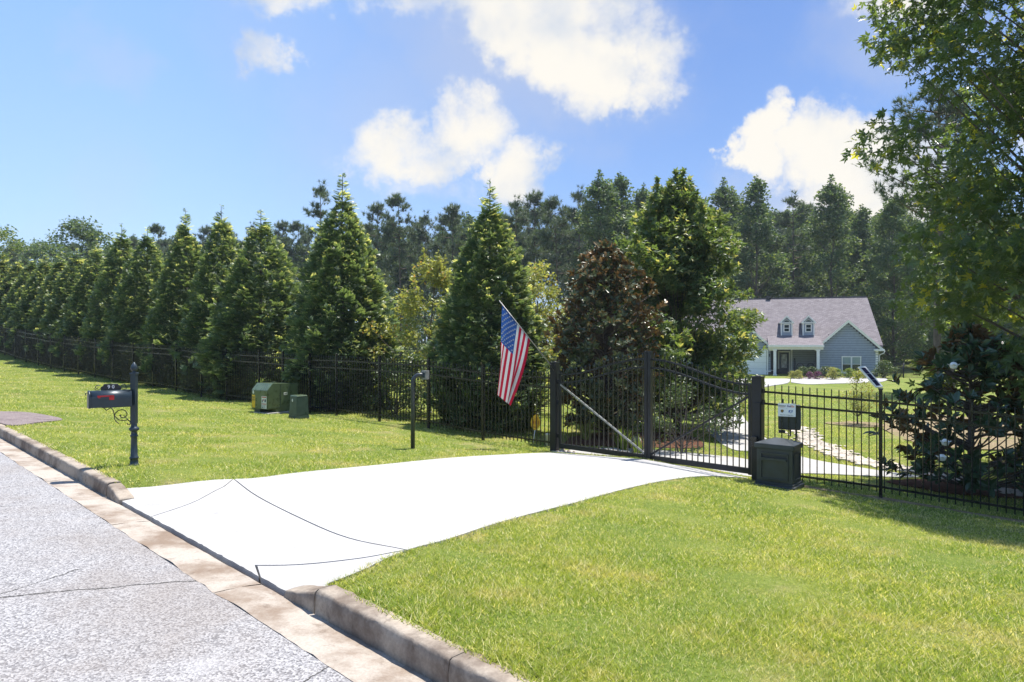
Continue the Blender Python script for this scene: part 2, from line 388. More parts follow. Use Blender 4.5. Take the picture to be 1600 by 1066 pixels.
M['ink_purple'] = simple('purple_ink', (.09, .03, .25), .6)
M['ink_orange'] = simple('orange_ink', (.75, .18, .01), .6)
M['ink_brown'] = simple('brown_ink', (.10, .055, .015), .6)
M['ink_gold'] = simple('gold_ink', (.62, .36, .03), .6)
M['ink_blue'] = simple('blue_ink', (.02, .12, .38), .6)
M['siding'] = simple('blue_grey_siding', (.31, .355, .42), .6, 0, .07, 4., spec=.3)
M['siding_dark'] = simple('dark_wall_and_gap_shade', (.085, .09, .11), .6, 0, .1, 4., spec=.3)  # dark entry wall; behind the siding boards it paints the shadow lines between them
M['shingle'] = m_shingle()
M['veneer'] = simple('stone_veneer', (.13, .11, .10), .9, 0, .5, 3., bump=.5)
M['glass'] = m_glass('window_glass', (.03, .045, .05)); M['blind'] = m_glass('window_with_blind', (.30, .40, .42))
M['garage'] = simple('garage_door_white', (.88, .90, .92), .5, 0, .03, 3.)
M['door'] = simple('dark_teal_door', (.02, .04, .055), .4)
M['doorglass'] = simple('frosted_door_glass', (.42, .44, .46), .2, 0, .5, 6.)
M['cells'] = m_glass('solar_cells', (.035, .03, .075))
M['alu'] = simple('aluminium_frame', (.75, .76, .77), .35, .3, .05, 9.)
M['fred'] = m_cloth('flag_red', (.55, .008, .045)); M['fwhite'] = m_cloth('flag_white', (.80, .80, .80)); M['fblue'] = m_cloth('flag_blue', (.03, .10, .36))
M['bark'] = barkmat('grey_bark', (.075, .06, .05), (.15, .125, .105)); M['barkpine'] = barkmat('pine_bark', (.07, .05, .04), (.16, .12, .095), 6.)
M['cyp'] = leafmat('cypress_foliage', (.055, .102, .058), (.17, .235, .11), (.50, .53, .28), .42, .38, 1.9, cth=.76)
M['magnolia'] = leafmat('bronze_magnolia_leaf', (.050, .075, .034), (.105, .125, .052), (.42, .24, .09), .16, .36, 1.2, back=(.17, .105, .055), spec=.55, cth=.80)
M['magnolia_green'] = leafmat('magnolia_leaf', (.032, .066, .032), (.060, .108, .044), (.30, .19, .09), .20, .27, 1.2, back=(.16, .10, .05), spec=.7, cth=.93)
M['maple'] = leafmat('broad_leaf', (.058, .108, .042), (.15, .205, .078), (.38, .38, .17), .42, .40, 1.9, cth=.86)
M['pale'] = leafmat('pale_leaf', (.20, .24, .075), (.34, .36, .13), (.36, .24, .10), .42, .45, 1.6)
M['gum'] = leafmat('sweetgum_leaf', (.050, .092, .036), (.125, .180, .055), (.34, .34, .05), .46, .33, 2.1, spec=.6)
M['far_dec'] = leafmat('woodland_leaf', (.050, .095, .048), (.12, .18, .075), (.22, .27, .10), .38, .5, 1.7, wscale=.12)
M['far_pine'] = leafmat('pine_needles', (.050, .085, .052), (.10, .145, .080), None, .28, .55, 1.4, wscale=.12)
M['shrub'] = leafmat('shrub_leaf', (.045, .085, .032), (.10, .15, .055), (.20, .23, .10), .3, .4, 1.5)
M['lime'] = leafmat('light_shrub_leaf', (.12, .19, .03), (.2, .28, .05), None, .35, .5, 1.5)
M['purple'] = leafmat('purple_flowers', (.10, .025, .10), (.22, .07, .18), None, .3, .5, 1.2)
M['petal'] = simple('white_petals', (.82, .80, .74), .5)
# ------------------------------------------------------------------ terrain
R2 = math.sqrt(2)
def uv(X, D): return (X + D - 3.1) / R2, (D - X) / R2
def xy(u, v): return (R2 * u + 3.1 - R2 * v) / 2, (R2 * u + 3.1 + R2 * v) / 2
def ray(px, D): return (px - CX) / F * D
FL = np.array([-.776, .631]); FL0 = np.array([.94, 15.0])     # left fence: start and direction
FR = np.array([.894, -.447]); FR0 = np.array([4.40, 12.2])    # right fence
ctl = []
def C(X, D, z): ctl.append((X, D, z + CZ))
for v in range(-14, 80, 4):
    a, b = xy(0, v); C(a, b, -1.60 if v < 40 else -1.6 + (v - 40) * .012)
for s, z in ((0, -2.42), (2.1, -2.36), (4, -2.25), (5.9, -2.21), (9.15, -2.18), (15.9, -2.05), (17.9, -1.94), (21.8, -1.86), (27.9, -1.59), (33.6, -1.30), (40.3, -.72), (47, -.35), (60, .1)):
    p = FL0 + FL * s; C(p[0], p[1], z)
    q = p + np.array([.63, .775]) * 3; C(q[0], q[1], z - .08)
for s, z in ((0, -2.5), (1.93, -2.62), (3.8, -2.77), (8, -2.95), (14, -3.1)):
    p = FR0 + FR * s; C(p[0], p[1], z)
C(2.66, 13.6, -2.36)
for t in ((6, 5.2, -2.05), (4.7, 7.7, -2.28), (9, 5, -2.4), (3, 16, -2.62), (5, 17, -2.75), (8, 18, -2.9), (10, 25, -3.05), (15, 40, -3.18), (24, 56, -3.15), (36, 60, -3.1), (12, 14, -2.95), (18, 20, -3.05),
          (30, 35, -3.1), (0, 40, -2.9), (0, 24, -2.6), (0, 85, -2.8), (45, 100, -2.5), (70, 60, -3), (-50, 95, -.6), (-25, 60, -1.4), (-60, 150, .3), (60, 170, -2), (170, 100, -2), (-130, 70, .3), (0, 220, -1),
          (220, 0, -2.5), (60, 0, -3.), (120, -60, -2.6), (-150, 220, .5), (200, 240, -1.5), (-160, 150, .5)):
    C(*t)
ctl = np.array(ctl)
def tps_fit(P):
    n = len(P); d = np.hypot(P[:, None, 0] - P[None, :, 0], P[:, None, 1] - P[None, :, 1])
    K = d + np.eye(n) * .4       # biharmonic-like linear kernel: no wild overshoot
    Q = np.c_[np.ones(n), P[:, :2] * .01]
    A = np.block([[K, Q], [Q.T, np.zeros((3, 3))]])
    return np.linalg.solve(A, np.r_[P[:, 2], 0, 0, 0])
W_ = tps_fit(ctl)
def sstep(x, a, b):
    t = np.clip((x - a) / (b - a), 0, 1); return t * t * (3 - 2 * t)
def tps(X, D):
    X = np.asarray(X, float); D = np.asarray(D, float); sh = X.shape; X = X.ravel(); D = D.ravel(); out = np.empty(len(X))
    for i in range(0, len(X), 20000):
        x, y = X[i:i + 20000], D[i:i + 20000]
        out[i:i + 20000] = np.hypot(x[:, None] - ctl[None, :, 0], y[:, None] - ctl[None, :, 1]) @ W_[:-3] + W_[-3] + (x * W_[-2] + y * W_[-1]) * .01
    return out.reshape(sh)
def T(X, D):
    """ground height"""
    X = np.asarray(X, float); D = np.asarray(D, float); u, v = uv(X, D)
    z = tps(X, D)
    k = 1 - sstep(u, .0, 1.6); z = z * (1 - k) + .155 * k
    far = sstep(np.hypot(X, D), 250, 330); z = z * (1 - far) + .5 * far
    ap = (1 - sstep(u, .0, 1.3)) * sstep(v, 3.75, 4.05) * (1 - sstep(v, 8.25, 8.75))
    z = z * (1 - ap) + .010 * ap
    z = np.where(u < 0, .0, z)
    return z
def Ts(x, y): return float(T(np.array([x]), np.array([y]))[0])
def at(px, py):
    """ground point seen at a photo pixel"""
    dx, dz = (px - CX) / F, (CY - py) / F
    t = np.geomspace(2.0, 160, 1400); h = CZ + dz * t - T(dx * t, t)
    i = int(np.argmax(h < 0)) if (h < 0).any() else len(t) - 1
    a, b = t[max(i - 1, 0)], t[i]
    for _ in range(20):
        m_ = (a + b) / 2
        if CZ + dz * m_ - Ts(dx * m_, m_) < 0: b = m_
        else: a = m_
    return (dx * a, a)
def inpoly(P, poly):
    x, y = P[..., 0], P[..., 1]; c = np.zeros(x.shape, bool); n = len(poly)
    for i in range(n):
        x0, y0 = poly[i]; x1, y1 = poly[(i + 1) % n]
        if y0 == y1: continue
        c ^= ((y0 > y) != (y1 > y)) & (x < (x1 - x0) * (y - y0) / (y1 - y0) + x0)
    return c
def smooth_line(pts, n=6):
    """Catmull-Rom through pts"""
    P = [np.array(p, float) for p in pts]; P = [2 * P[0] - P[1]] + P + [2 * P[-1] - P[-2]]; out = []
    for i in range(1, len(P) - 2):
        for k in range(n):
            t = k / n; a, b, c, d = P[i - 1:i + 3]
            out.append(tuple(.5 * (2 * b + (c - a) * t + (2 * a - 5 * b + 4 * c - d) * t * t + (3 * b - a - 3 * c + d) * t ** 3)))
    out.append(tuple(P[-2])); return out
def inset(poly, d):
    n = len(poly); A = sum(poly[i][0] * poly[(i + 1) % n][1] - poly[(i + 1) % n][0] * poly[i][1] for i in range(n))
    sg = 1 if A > 0 else -1; out = []
    for i in range(n):
        p0, p1, p2 = (np.array(poly[i - 1]), np.array(poly[i]), np.array(poly[(i + 1) % n]))
        e1 = p1 - p0; e2 = p2 - p1; e1 = e1 / (np.linalg.norm(e1) + 1e-9); e2 = e2 / (np.linalg.norm(e2) + 1e-9)
        nn = np.array([-e1[1] - e2[1], e1[0] + e2[0]]) * sg; l = np.linalg.norm(nn)
        nn = nn / l if l > 1e-6 else nn
        c = max(.4, abs(float(np.dot(nn, np.array([-e1[1], e1[0]])))))
        out.append(tuple(p1 + nn * d / c))
    return out
def sheet(name, poly, sp, dz, matl, parent=None, skirt=.12, zfun=None, jit=0.0):
    """ground-following slab with edges, from a plan outline"""
    zf = zfun or T; P = np.array(poly); x0, y0 = P.min(0); x1, y1 = P.max(0)
    gx, gy = np.meshgrid(np.arange(x0, x1, sp), np.arange(y0, y1, sp)); G = np.c_[gx.ravel(), gy.ravel()]
    if len(G): G = G[inpoly(G, inset(poly, sp * .35))]
    vin = [Vector(p) for p in poly] + [Vector(g) for g in G]
    r = delaunay_2d_cdt(vin, [], [list(range(len(poly)))], 1, 1e-5)
    V2 = np.array([tuple(v) for v in r[0]]); faces = [f for f in r[2]]
    z = zf(V2[:, 0], V2[:, 1]) + dz
    if jit: z = z + rng.normal(0, jit, len(z))
    V = [(a, b, c) for (a, b), c in zip(V2, z)]; n0 = len(V)
    cnt = {}
    for f in faces:
        for i in range(len(f)):
            e = (f[i], f[(i + 1) % len(f)]); cnt[e] = 1
    low = {}
    out = [tuple(f) for f in faces]
    for (a, b) in list(cnt):
        if (b, a) not in cnt:
            for q in (a, b):
                if q not in low: low[q] = len(V); V.append(V[q]); V.append((V[q][0], V[q][1], V[q][2] - skirt))
            out.append((low[a], low[a] + 1, low[b] + 1, low[b]))
    me = bpy.data.meshes.new(name); me.from_pydata(V, [], out); me.update()
    for p in me.polygons: p.use_smooth = len(p.vertices) == 3
    return link(name, me, matl, parent)

# plan outlines (from the picture, carried onto the ground)
def line(pts, n=5): return smooth_line([at(*p) for p in pts], n)
front = lambda v: xy(.030, v)
L_edge = line([(196, 764), (365, 750), (470, 739), (585, 728), (720, 715), (862, 708)])
R_edge = line([(1172, 748), (1150, 747), (1100, 745), (1040, 752), (975, 766), (907, 785), (844, 801), (775, 820), (712, 841), (637, 862)])
R_low = line([(637, 862), (575, 890), (515, 914)], 3)
J_a = [at(365, 750)] + line([(350, 762), (310, 783), (265, 800)], 3) + [front(7.25)]
J_b = line([(365, 750), (400, 776), (470, 812), (545, 843), (637, 862)], 5)
J_c = [front(4.83)] + line([(400, 886), (462, 885), (520, 880), (580, 872), (637, 862)], 4)
nL = 6
slab_w = [front(8.33)] + [p for p in L_edge[:5]] + J_a + [front(7.8)]
k365 = min(range(len(L_edge)), key=lambda i: math.dist(L_edge[i], at(365, 750)))
fr = lambda a, b: [xy(.030 + .012 * mnoise.noise(Vector((v * 5, 1, 0))) + .010 * mnoise.noise(Vector((v * 17, 7, 0))), v) for v in np.linspace(a, b, max(2, int(abs(a - b) / .05)))[1:-1]]
slab_w = [front(8.33)] + L_edge[:k365] + J_a + fr(7.25, 8.33)
slab_m = J_a[::-1] + J_b[1:] + J_c[::-1][1:] + fr(4.83, 7.25)
slab_r = J_c + R_low[1:] + [front(3.99)] + fr(3.99, 4.83)
slab_u = L_edge[k365:] + R_edge + J_b[::-1][1:-1]
DRIVE = [front(8.33)] + L_edge + R_edge + R_low[1:] + [front(3.99)]
IN_UP = line([(862, 706), (960, 701), (1050, 706), (1100, 711), (1150, 716), (1188, 722), (1206, 717), (1195, 708), (1175, 706), (1144, 703), (1118, 687), (1102, 667), (1100, 640), (1108, 620), (1115, 604), (1112, 592)], 4)
IN_DN = line([(1235, 592), (1230, 599), (1195, 605), (1168, 616), (1155, 632), (1161, 651), (1176, 667), (1200, 688), (1250, 714), (1340, 731), (1400, 740), (1442, 746), (1400, 747), (1340, 744), (1250, 741), (1188, 748)], 4)
INNER = IN_UP + IN_DN
OLD = line([(-60, 655), (0, 644), (50, 646), (98, 656), (60, 661), (20, 666), (-20, 670), (-90, 682)], 4)

def drv_z(X, D): return T(X, D)
def lawn():
    def grade(lo, hi, step, flo, fhi, g=1.22):
        a = list(np.arange(lo, hi + 1e-6, step)); s = step; x = hi
        while x < fhi: s *= g; x += s; a.append(x)
        s = step; x = lo
        while x > flo: s *= g; x -= s; a.insert(0, x)
        return np.array(a)
    U = grade(.30, 16, .16, .20, 520); U = np.r_[.09, .13, .20, U[U > .21]]
    Vv = grade(-9, 34, .16, -420, 520)
    uu, vv = np.meshgrid(U, Vv, indexing='ij')
    X = (R2 * uu + 3.1 - R2 * vv) / 2; D = (R2 * uu + 3.1 + R2 * vv) / 2
    Z = T(X, D)
    P = np.stack([X, D], -1)
    d = inpoly(P, inset(DRIVE, .05)); Z = np.where(d, Z - .09, Z)
    d = inpoly(P, inset(INNER, .12)); Z = np.where(d, Z - .05, Z)
    Z = Z + np.where(uu > .6, .012 * np.sin(X * 2.1 + 1.3 * np.sin(D * 1.7)) * np.cos(D * 1.9), 0)
    Z[uu < .14] = np.minimum(Z[uu < .14], .13)
    ap = (uu < .14) & (vv > 3.8) & (vv < 8.6); Z[ap] = -.05
    n, m_ = X.shape; idx = np.arange(n * m_).reshape(n, m_)
    Fc = np.c_[idx[:-1, :-1].ravel(), idx[1:, :-1].ravel(), idx[1:, 1:].ravel(), idx[:-1, 1:].ravel()][:, ::-1]
    V = np.c_[X.ravel(), D.ravel(), Z.ravel()]
    tag(link('lawn', mesh_np('lawn', V, Fc, 4, True), M['lawn']), 'sunlit mown lawn on both sides of the driveway', kind='structure')
lawn()
# ground on the near side of the kerb: road, gutter, far verge
def strip(name, us, zs, v0, v1, step, matl, kind='structure', label=None, parent=None, jit=0.0):
    vs = np.arange(v0, v1 + 1e-6, step); uu, vv = np.meshgrid(us, vs, indexing='ij'); zz = np.repeat(np.array(zs)[:, None], len(vs), 1)
    if jit: zz = zz + rng.normal(0, jit, zz.shape)
    X = (R2 * uu + 3.1 - R2 * vv) / 2; D = (R2 * uu + 3.1 + R2 * vv) / 2; n, m_ = X.shape; idx = np.arange(n * m_).reshape(n, m_)
    Fc = np.c_[idx[:-1, :-1].ravel(), idx[1:, :-1].ravel(), idx[1:, 1:].ravel(), idx[:-1, 1:].ravel()][:, ::-1]
    o = link(name, mesh_np(name, np.c_[X.ravel(), D.ravel(), zz.ravel()], Fc, 4, True), matl, parent)
    return tag(o, label, kind=kind) if parent is None else o
strip('road', [-7.6, -5, -2.5, -1.2, -.9, -.75, -.6, -.45, -.32], [.03, .06, .05, .035, .032, .030, .028, .026, .022], -60, 420, .5, M['asphalt'], label='pale weathered asphalt street with a long crack')
strip('far_verge', [-420, -60, -12, -8.1], [.1, .1, .15, .12], -420, 420, 20, M['lawn'], label='grass verge across the street')
strip('subgrade', [-420, .2], [-.16, -.16], -420, 520, 20, M['soil'], label='bare earth under the street')
# gutter slabs and kerb stones, one piece between joints
gut = tag(empty('gutter', (*xy(-.15, 5), 0)), 'pale stained concrete gutter between asphalt and kerb', kind='structure')
kerb = tag(empty('kerb', (*xy(.07, 5), .0)), 'weathered concrete kerb, cut away at the driveway', kind='structure')
def keep(o, par): o.parent = par; o.matrix_parent_inverse = Matrix.Translation(-Vector(par.location)); return o
cuts = [-14, -11.4, -8.8, -6.2, -3.6, -1., 1.55, 2.3, 4.75, 7.18, 9.96, 12.6, 15.2, 17.8, 20.4, 23, 28, 34, 42, 60, 100, 200, 400]
for a, b in zip(cuts[:-1], cuts[1:]):
    st = .09 if b < 16 and a > -2 else 2.0
    vs = np.linspace(a + .006, b - .006, max(2, int((b - a) / st))); us = np.array([-.325, -.318, -.24, -.16, -.08, .004, .01]); zs = [-.12, .024, .022, .018, .010, .0, -.12]
    edge = np.array([mnoise.noise(Vector((v * 2.2, 3, 0))) * .035 + mnoise.noise(Vector((v * 11, 3, 0))) * .012 for v in vs])
    uu, vv = np.meshgrid(us, vs, indexing='ij'); uu = uu.copy(); uu[0] += edge; uu[1] += edge; zz = np.repeat(np.array(zs)[:, None], len(vs), 1) + rng.normal(0, .0012, uu.shape)
    X = (R2 * uu + 3.1 - R2 * vv) / 2; D = (R2 * uu + 3.1 + R2 * vv) / 2; n, m_ = X.shape; idx = np.arange(n * m_).reshape(n, m_)
    Fc = np.c_[idx[:-1, :-1].ravel(), idx[1:, :-1].ravel(), idx[1:, 1:].ravel(), idx[:-1, 1:].ravel()][:, ::-1]
    keep(link('gutter_slab', mesh_np('gutter_slab', np.c_[X.ravel(), D.ravel(), zz.ravel()], Fc, 4, False), M['gutter']), gut)
def kerb_piece(a, b, name='kerb_stone', h0=1.0, h1=1.0, fine=True):
    st = .05 if fine else 1.0; n = max(2, int((b - a) / st)); vs = np.linspace(a + .004, b - .004, n)
    prof = [(.0, -.1), (.003, .02), (.007, .09), (.011, .128), (.018, .146), (.032, .155), (.08, .157), (.145, .155), (.158, .14), (.16, -.1)]
    V = []; m_ = len(prof)
    for i, v in enumerate(vs):
        h = h0 + (h1 - h0) * (i / (n - 1)) ** .8
        for j, (u, z) in enumerate(prof):
            nz = mnoise.noise(Vector((v * 9, u * 30, z * 30))) * .007 + mnoise.noise(Vector((v * 36, u * 90, z * 90))) * .007 if fine else 0
            X, D = xy(u + (nz if 0 < j < m_ - 1 else 0), v); V.append((X, D, (z * h if z > 0 else z) + nz))
    Fc = [(i * m_ + j, i * m_ + j + 1, (i + 1) * m_ + j + 1, (i + 1) * m_ + j) for i in range(n - 1) for j in range(m_ - 1)]
    Fc += [tuple(range(m_))[::-1], tuple((n - 1) * m_ + j for j in range(m_))]
    me = bpy.data.meshes.new(name); me.from_pydata(V, [], Fc); me.update()
    for p in me.polygons: p.use_smooth = len(p.vertices) == 4
    return keep(link(name, me, M['kerb']), kerb)
kerb_piece(3.99, 4.40, 'kerb_stone', .97, .30)
for a, b in ((2.65, 3.98), (.9, 2.65)): kerb_piece(a, b)
for a, b in ((-1.7, .9), (-4.3, -1.7), (-9.5, -4.3), (-14, -9.5)): kerb_piece(a, b, fine=False)
o_ = kerb_piece(8.18, 8.62, 'broken_kerb_end', .25, .92); o_['label'] = 'chipped sloping end of the kerb by the driveway'
for a, b in ((8.63, 11.3), (11.3, 14.0), (14.0, 16.6)): kerb_piece(a, b)
for a, b in ((16.6, 19.2), (19.2, 24), (24, 34), (34, 60), (60, 400)): kerb_piece(a, b, fine=False)

dr = tag(empty('driveway', (*at(600, 780), .05)), 'bright white concrete driveway apron running from street to gate', kind='structure')
for pl in (slab_w, slab_m, slab_r, slab_u):
    keep(sheet('concrete_slab', inset(pl, .009), .22, .012, M['drive']), dr)
tag(sheet('inner_driveway', INNER, .5, .02, M['drive_far'], skirt=.1), 'curving concrete drive inside the gate leading to the house garage', kind='structure')
tag(sheet('side_entrance', OLD, .35, .018, M['apron_old'], skirt=.05), 'brownish worn paved patch beyond the left kerb', kind='structure')
# beds and bare ground
def disc(cx, cy, rx, ry, n=22, seed=0):
    r_ = random.Random(seed); ph = [r_.uniform(0, 6.3) for _ in range(3)]
    return [(cx + rx * (1 + .09 * math.sin(3 * t + ph[0]) + .06 * math.sin(5 * t + ph[1])) * math.cos(t), cy + ry * (1 + .09 * math.sin(2 * t + ph[2])) * math.sin(t)) for t in (2 * math.pi * k / n for k in range(n))]
BEDS = []
def bed(name, pl, key, label, dz=.025, jit=.006):
    BEDS.append(pl); tag(sheet(name, pl, .16, dz, M[key], skirt=.05, jit=jit), label, kind='structure')
c_ = at(1530, 768); bed('mulch_bed', disc(c_[0] + .2, c_[1] + .25, 1.75, .75, seed=1), 'mulch', 'reddish mulch bed under the right magnolia')
c_ = at(1340, 664); bed('mulch_ring', disc(c_[0], c_[1], 1.0, .9, seed=2), 'soil', 'dark mulch ring round the sapling')
bed('bare_ground', line([(1385, 655), (1440, 648), (1530, 655), (1600, 668), (1640, 700), (1560, 705), (1480, 700), (1420, 690), (1380, 672)], 3), 'soil', 'patch of bare sandy soil right of the sapling', .03, .02)
bed('planting_bed', line([(880, 696), (930, 697), (1000, 700), (1090, 702), (1095, 690), (1060, 678), (980, 676), (890, 684)], 3), 'mulch', 'mulched bed under the magnolia inside the gate')
bed('bare_strip', [tuple(FR0 + FR * s + np.array([-.447, -.894]) * (o + .05 * math.sin(s * 5))) for s, o in [(x * .4, -.14) for x in range(0, 16)]] + [tuple(FR0 + FR * s + np.array([-.447, -.894]) * (.10 + .07 * math.sin(s * 4))) for s in [x * .4 for x in range(15, -1, -1)]], 'soil', 'thin dry strip of soil under the right fence', .012, .004)
# house bed of pale gravel
HOUSE_BED = line([(1236, 598), (1262, 601), (1300, 600), (1340, 599), (1378, 597), (1384, 592), (1340, 590), (1236, 591)], 3)
BEDS.append(HOUSE_BED); tag(sheet('gravel_bed', HOUSE_BED, .5, .03, M['drive_far'], skirt=.05), 'pale gravel bed along the front of the house', kind='structure')

# dry creek of pale stones
def stones():
    path = line([(1248, 668), (1268, 690), (1300, 706), (1345, 722), (1385, 730), (1430, 737), (1500, 752), (1600, 775)], 8)
    bmx = bmesh.new(); bmesh.ops.create_icosphere(bmx, subdivisions=1, radius=1.0)
    base = np.array([tuple(v.co) for v in bmx.verts]); tri = np.array([[v.index for v in f.verts] for f in bmx.faces]); bmx.free()
    N = 1500; V = []; Fc = []
    P = np.array(path); seg = np.linspace(0, len(P) - 1.001, N); rng.shuffle(seg)
    for i, s in enumerate(seg):
        k = int(s); p = P[k] * (1 - s + k) + P[k + 1] * (s - k); w_ = .55 * (1 - .5 * s / len(P))
        p = p + rng.normal(0, .40, 2) * w_; r_ = rng.uniform(.03, .085)
        sc = np.array([r_ * rng.uniform(.8, 1.4), r_ * rng.uniform(.8, 1.3), r_ * rng.uniform(.45, .8)])
        a = rng.uniform(0, 6.28); b = base * (1 + rng.normal(0, .10, base.shape)) * sc
        x = b[:, 0] * math.cos(a) - b[:, 1] * math.sin(a); y = b[:, 0] * math.sin(a) + b[:, 1] * math.cos(a)
        V.append(np.c_[x + p[0], y + p[1], b[:, 2] + Ts(p[0], p[1]) + .02]); Fc.append(tri + i * len(base))
    o = link('creek_stones', mesh_np('creek_stones', np.vstack(V), np.vstack(Fc), 3, False), M['stone'])
    tag(o, 'dry creek of small pale stones curving across the lawn', kind='stuff')
stones()

# grass blades
def grass():
    N = 900000
    a = rng.uniform(math.radians(-44), math.radians(44), N); t = rng.uniform(0, 1, N)
    r0, r1, p = 2.6, 48.0, -.85          # density falls with distance
    r = (r0 ** (2 + p - .0) + t * (r1 ** (2 + p) - r0 ** (2 + p))) ** (1 / (2 + p)) if 2 + p != 0 else r0 * (r1 / r0) ** t
    r = r0 * (r1 / r0) ** t
    X = r * np.sin(a); D = r * np.cos(a); u, v = uv(X, D); P = np.c_[X, D]
    ok = (u > .10)
    ok &= ~((u < .17) & (rng.uniform(0, 1, N) < .6))
    ok &= ~inpoly(P, inset(DRIVE, .03)); ok &= ~inpoly(P, inset(INNER, .05)); ok &= ~inpoly(P, OLD)
    for b in BEDS: ok &= ~(inpoly(P, b) & (rng.uniform(0, 1, N) < .93))
    X, D, r, u = X[ok], D[ok], r[ok], u[ok]; n = len(X); Z = T(X, D) - .004
    h = rng.uniform(.016, .040, n) * (1 + .12 * (r / 12)); w_ = .0022 * (1 + r * .13) * rng.uniform(.7, 1.3, n)
    h *= 1 + .35 * np.sin(X * 3.1 + 2 * np.sin(D * 2.3)) * np.sin(D * 2.7)
    az = rng.uniform(0, 2 * np.pi, n); lean = rng.uniform(.2, 1.6, n) * h; la = rng.uniform(0, 2 * np.pi, n)
    dx, dy = np.cos(az) * w_, np.sin(az) * w_
    b0 = np.c_[X - dx, D - dy, Z]; b1 = np.c_[X + dx, D + dy, Z]; tp = np.c_[X + np.cos(la) * lean, D + np.sin(la) * lean, Z + h]
    V = np.stack([b0, b1, tp], 1).reshape(-1, 3); Fc = np.arange(3 * n).reshape(-1, 3)
    me = mesh_np('grass', V, Fc, 3, False, rnd=np.repeat(rng.uniform(0, 1, n), 3))
    tag(link('grass', me, M['blades']), 'short green and yellowed turf blades covering the lawn', 'grass', kind='stuff')
grass()
# ------------------------------------------------------------------ foliage
def frames(y, nrm):
    y = y / (np.linalg.norm(y, axis=1, keepdims=True) + 1e-9)
    x = np.cross(y, nrm); x /= (np.linalg.norm(x, axis=1, keepdims=True) + 1e-9); z = np.cross(x, y)
    return np.stack([x, y, z], 2)          # columns
def scatter(name, tv, tf, pos, y, nrm, size, smooth=False, rnd=None, tip=0.0):
    """copies of a small template (leaf, spray, tuft), y = its long axis, z = its upper side"""
    tv = np.array(tv, float); tf = np.array(tf); n = len(pos)
    B = frames(y, nrm); V = np.einsum('nij,kj->nki', B, tv) * np.asarray(size).reshape(-1, 1, 1) + pos[:, None, :]
    Fc = (tf[None] + (np.arange(n) * len(tv))[:, None, None]).reshape(-1, tf.shape[1])
    if rnd is None: rnd = rng.uniform(0, 1, n)
    R_ = rnd[:, None] * (1 - tip) + tip * np.clip(tv[:, 1], 0, 1)[None]
    return V.reshape(-1, 3), Fc, R_.ravel()
def unit(n, zb=0.0):
    d = rng.normal(0, 1, (n, 3)); d[:, 2] += zb; return d / np.linalg.norm(d, axis=1, keepdims=True)
OVAL = ([(0, 0, 0), (.22, .35, .05), (.2, .7, .03), (0, 1, -.1), (-.2, .7, .03), (-.22, .35, .05)], [(0, 1, 2), (0, 2, 3), (0, 3, 4), (0, 4, 5)])
DIAM = ([(0, 0, 0), (.30, .5, .06), (0, 1, -.08), (-.30, .5, .06)], [(0, 1, 2), (0, 2, 3)])
def star():
    V = [(0, 0, 0)]; Fc = []
    for k, (a, l) in enumerate(((-115, .55), (-58, .8), (0, 1.0), (58, .8), (115, .55))):
        a = math.radians(a); i = len(V); w_ = .17
        ax, ay = math.sin(a), math.cos(a); px_, py_ = ay, -ax
        V += [(ax * .42 * l + px_ * w_, ay * .42 * l + py_ * w_ + .12, .02), (ax * l, ay * l + .12, -.10), (ax * .42 * l - px_ * w_, ay * .42 * l - py_ * w_ + .12, .02)]
        Fc += [(0, i, i + 1), (0, i + 1, i + 2)]
    return V, Fc
STAR = star()
def lobed():
    V = [(0, 0, 0)]; Fc = []
    for a, l in ((-70, .75), (0, 1.0), (70, .75)):
        a = math.radians(a); i = len(V); ax, ay = math.sin(a), math.cos(a)
        V += [(ax * .4 * l + ay * .2, ay * .4 * l - ax * .2 + .1, .03), (ax * l, ay * l + .1, -.08), (ax * .4 * l - ay * .2, ay * .4 * l + ax * .2 + .1, .03)]
        Fc += [(0, i, i + 1), (0, i + 1, i + 2)]
    return V, Fc
LOBED = lobed()
def spray():
    """flat scale-leaf spray of a cypress: a rachis with side fans, drooping tip"""
    V = []; Fc = []
    def tri(a, b, c): i = len(V); V.extend((a, b, c)); Fc.append((i, i + 1, i + 2))
    tri((-.03, 0, 0), (.03, 0, 0), (0, 1.0, -.16))
    for k in range(5):
        y = .10 + .17 * k; l = .46 * (1 - .13 * k); z = -.05 * k * .6
        for s in (-1, 1):
            yy = y + (.06 if s > 0 else 0)
            tri((0, yy, z + .01), (s * l * .55, yy + l * .95, z - .02 - .03 * k), (s * l * .95, yy + l * .50, z - .05))
    return V, Fc
SPRAY = spray()
def puff(n, seed):
    r_ = random.Random(seed); V = []; Fc = []
    for k in range(n):
        a = r_.uniform(0, 6.283); e = r_.uniform(-.25, 1.3); l = r_.uniform(.7, 1.0)
        d = Vector((math.cos(a) * math.cos(e), math.sin(e), math.sin(a) * math.cos(e))) * l
        p = Vector((-math.sin(a), 0, math.cos(a))) * .055; i = len(V); V += [tuple(p), tuple(-p), tuple(d)]; Fc.append((i, i + 1, i + 2))
    return V, Fc
PUFF = puff(20, 3)

def cat_mesh(name, parts, mats=None):
    V = []; Fc = []; R = []; o = 0
    for (v, f, r) in parts: V.append(v); Fc.append(np.array(f) + o); R.append(r); o += len(v)
    return mesh_np(name, np.vstack(V), np.vstack(Fc), 3, False, np.concatenate(R))

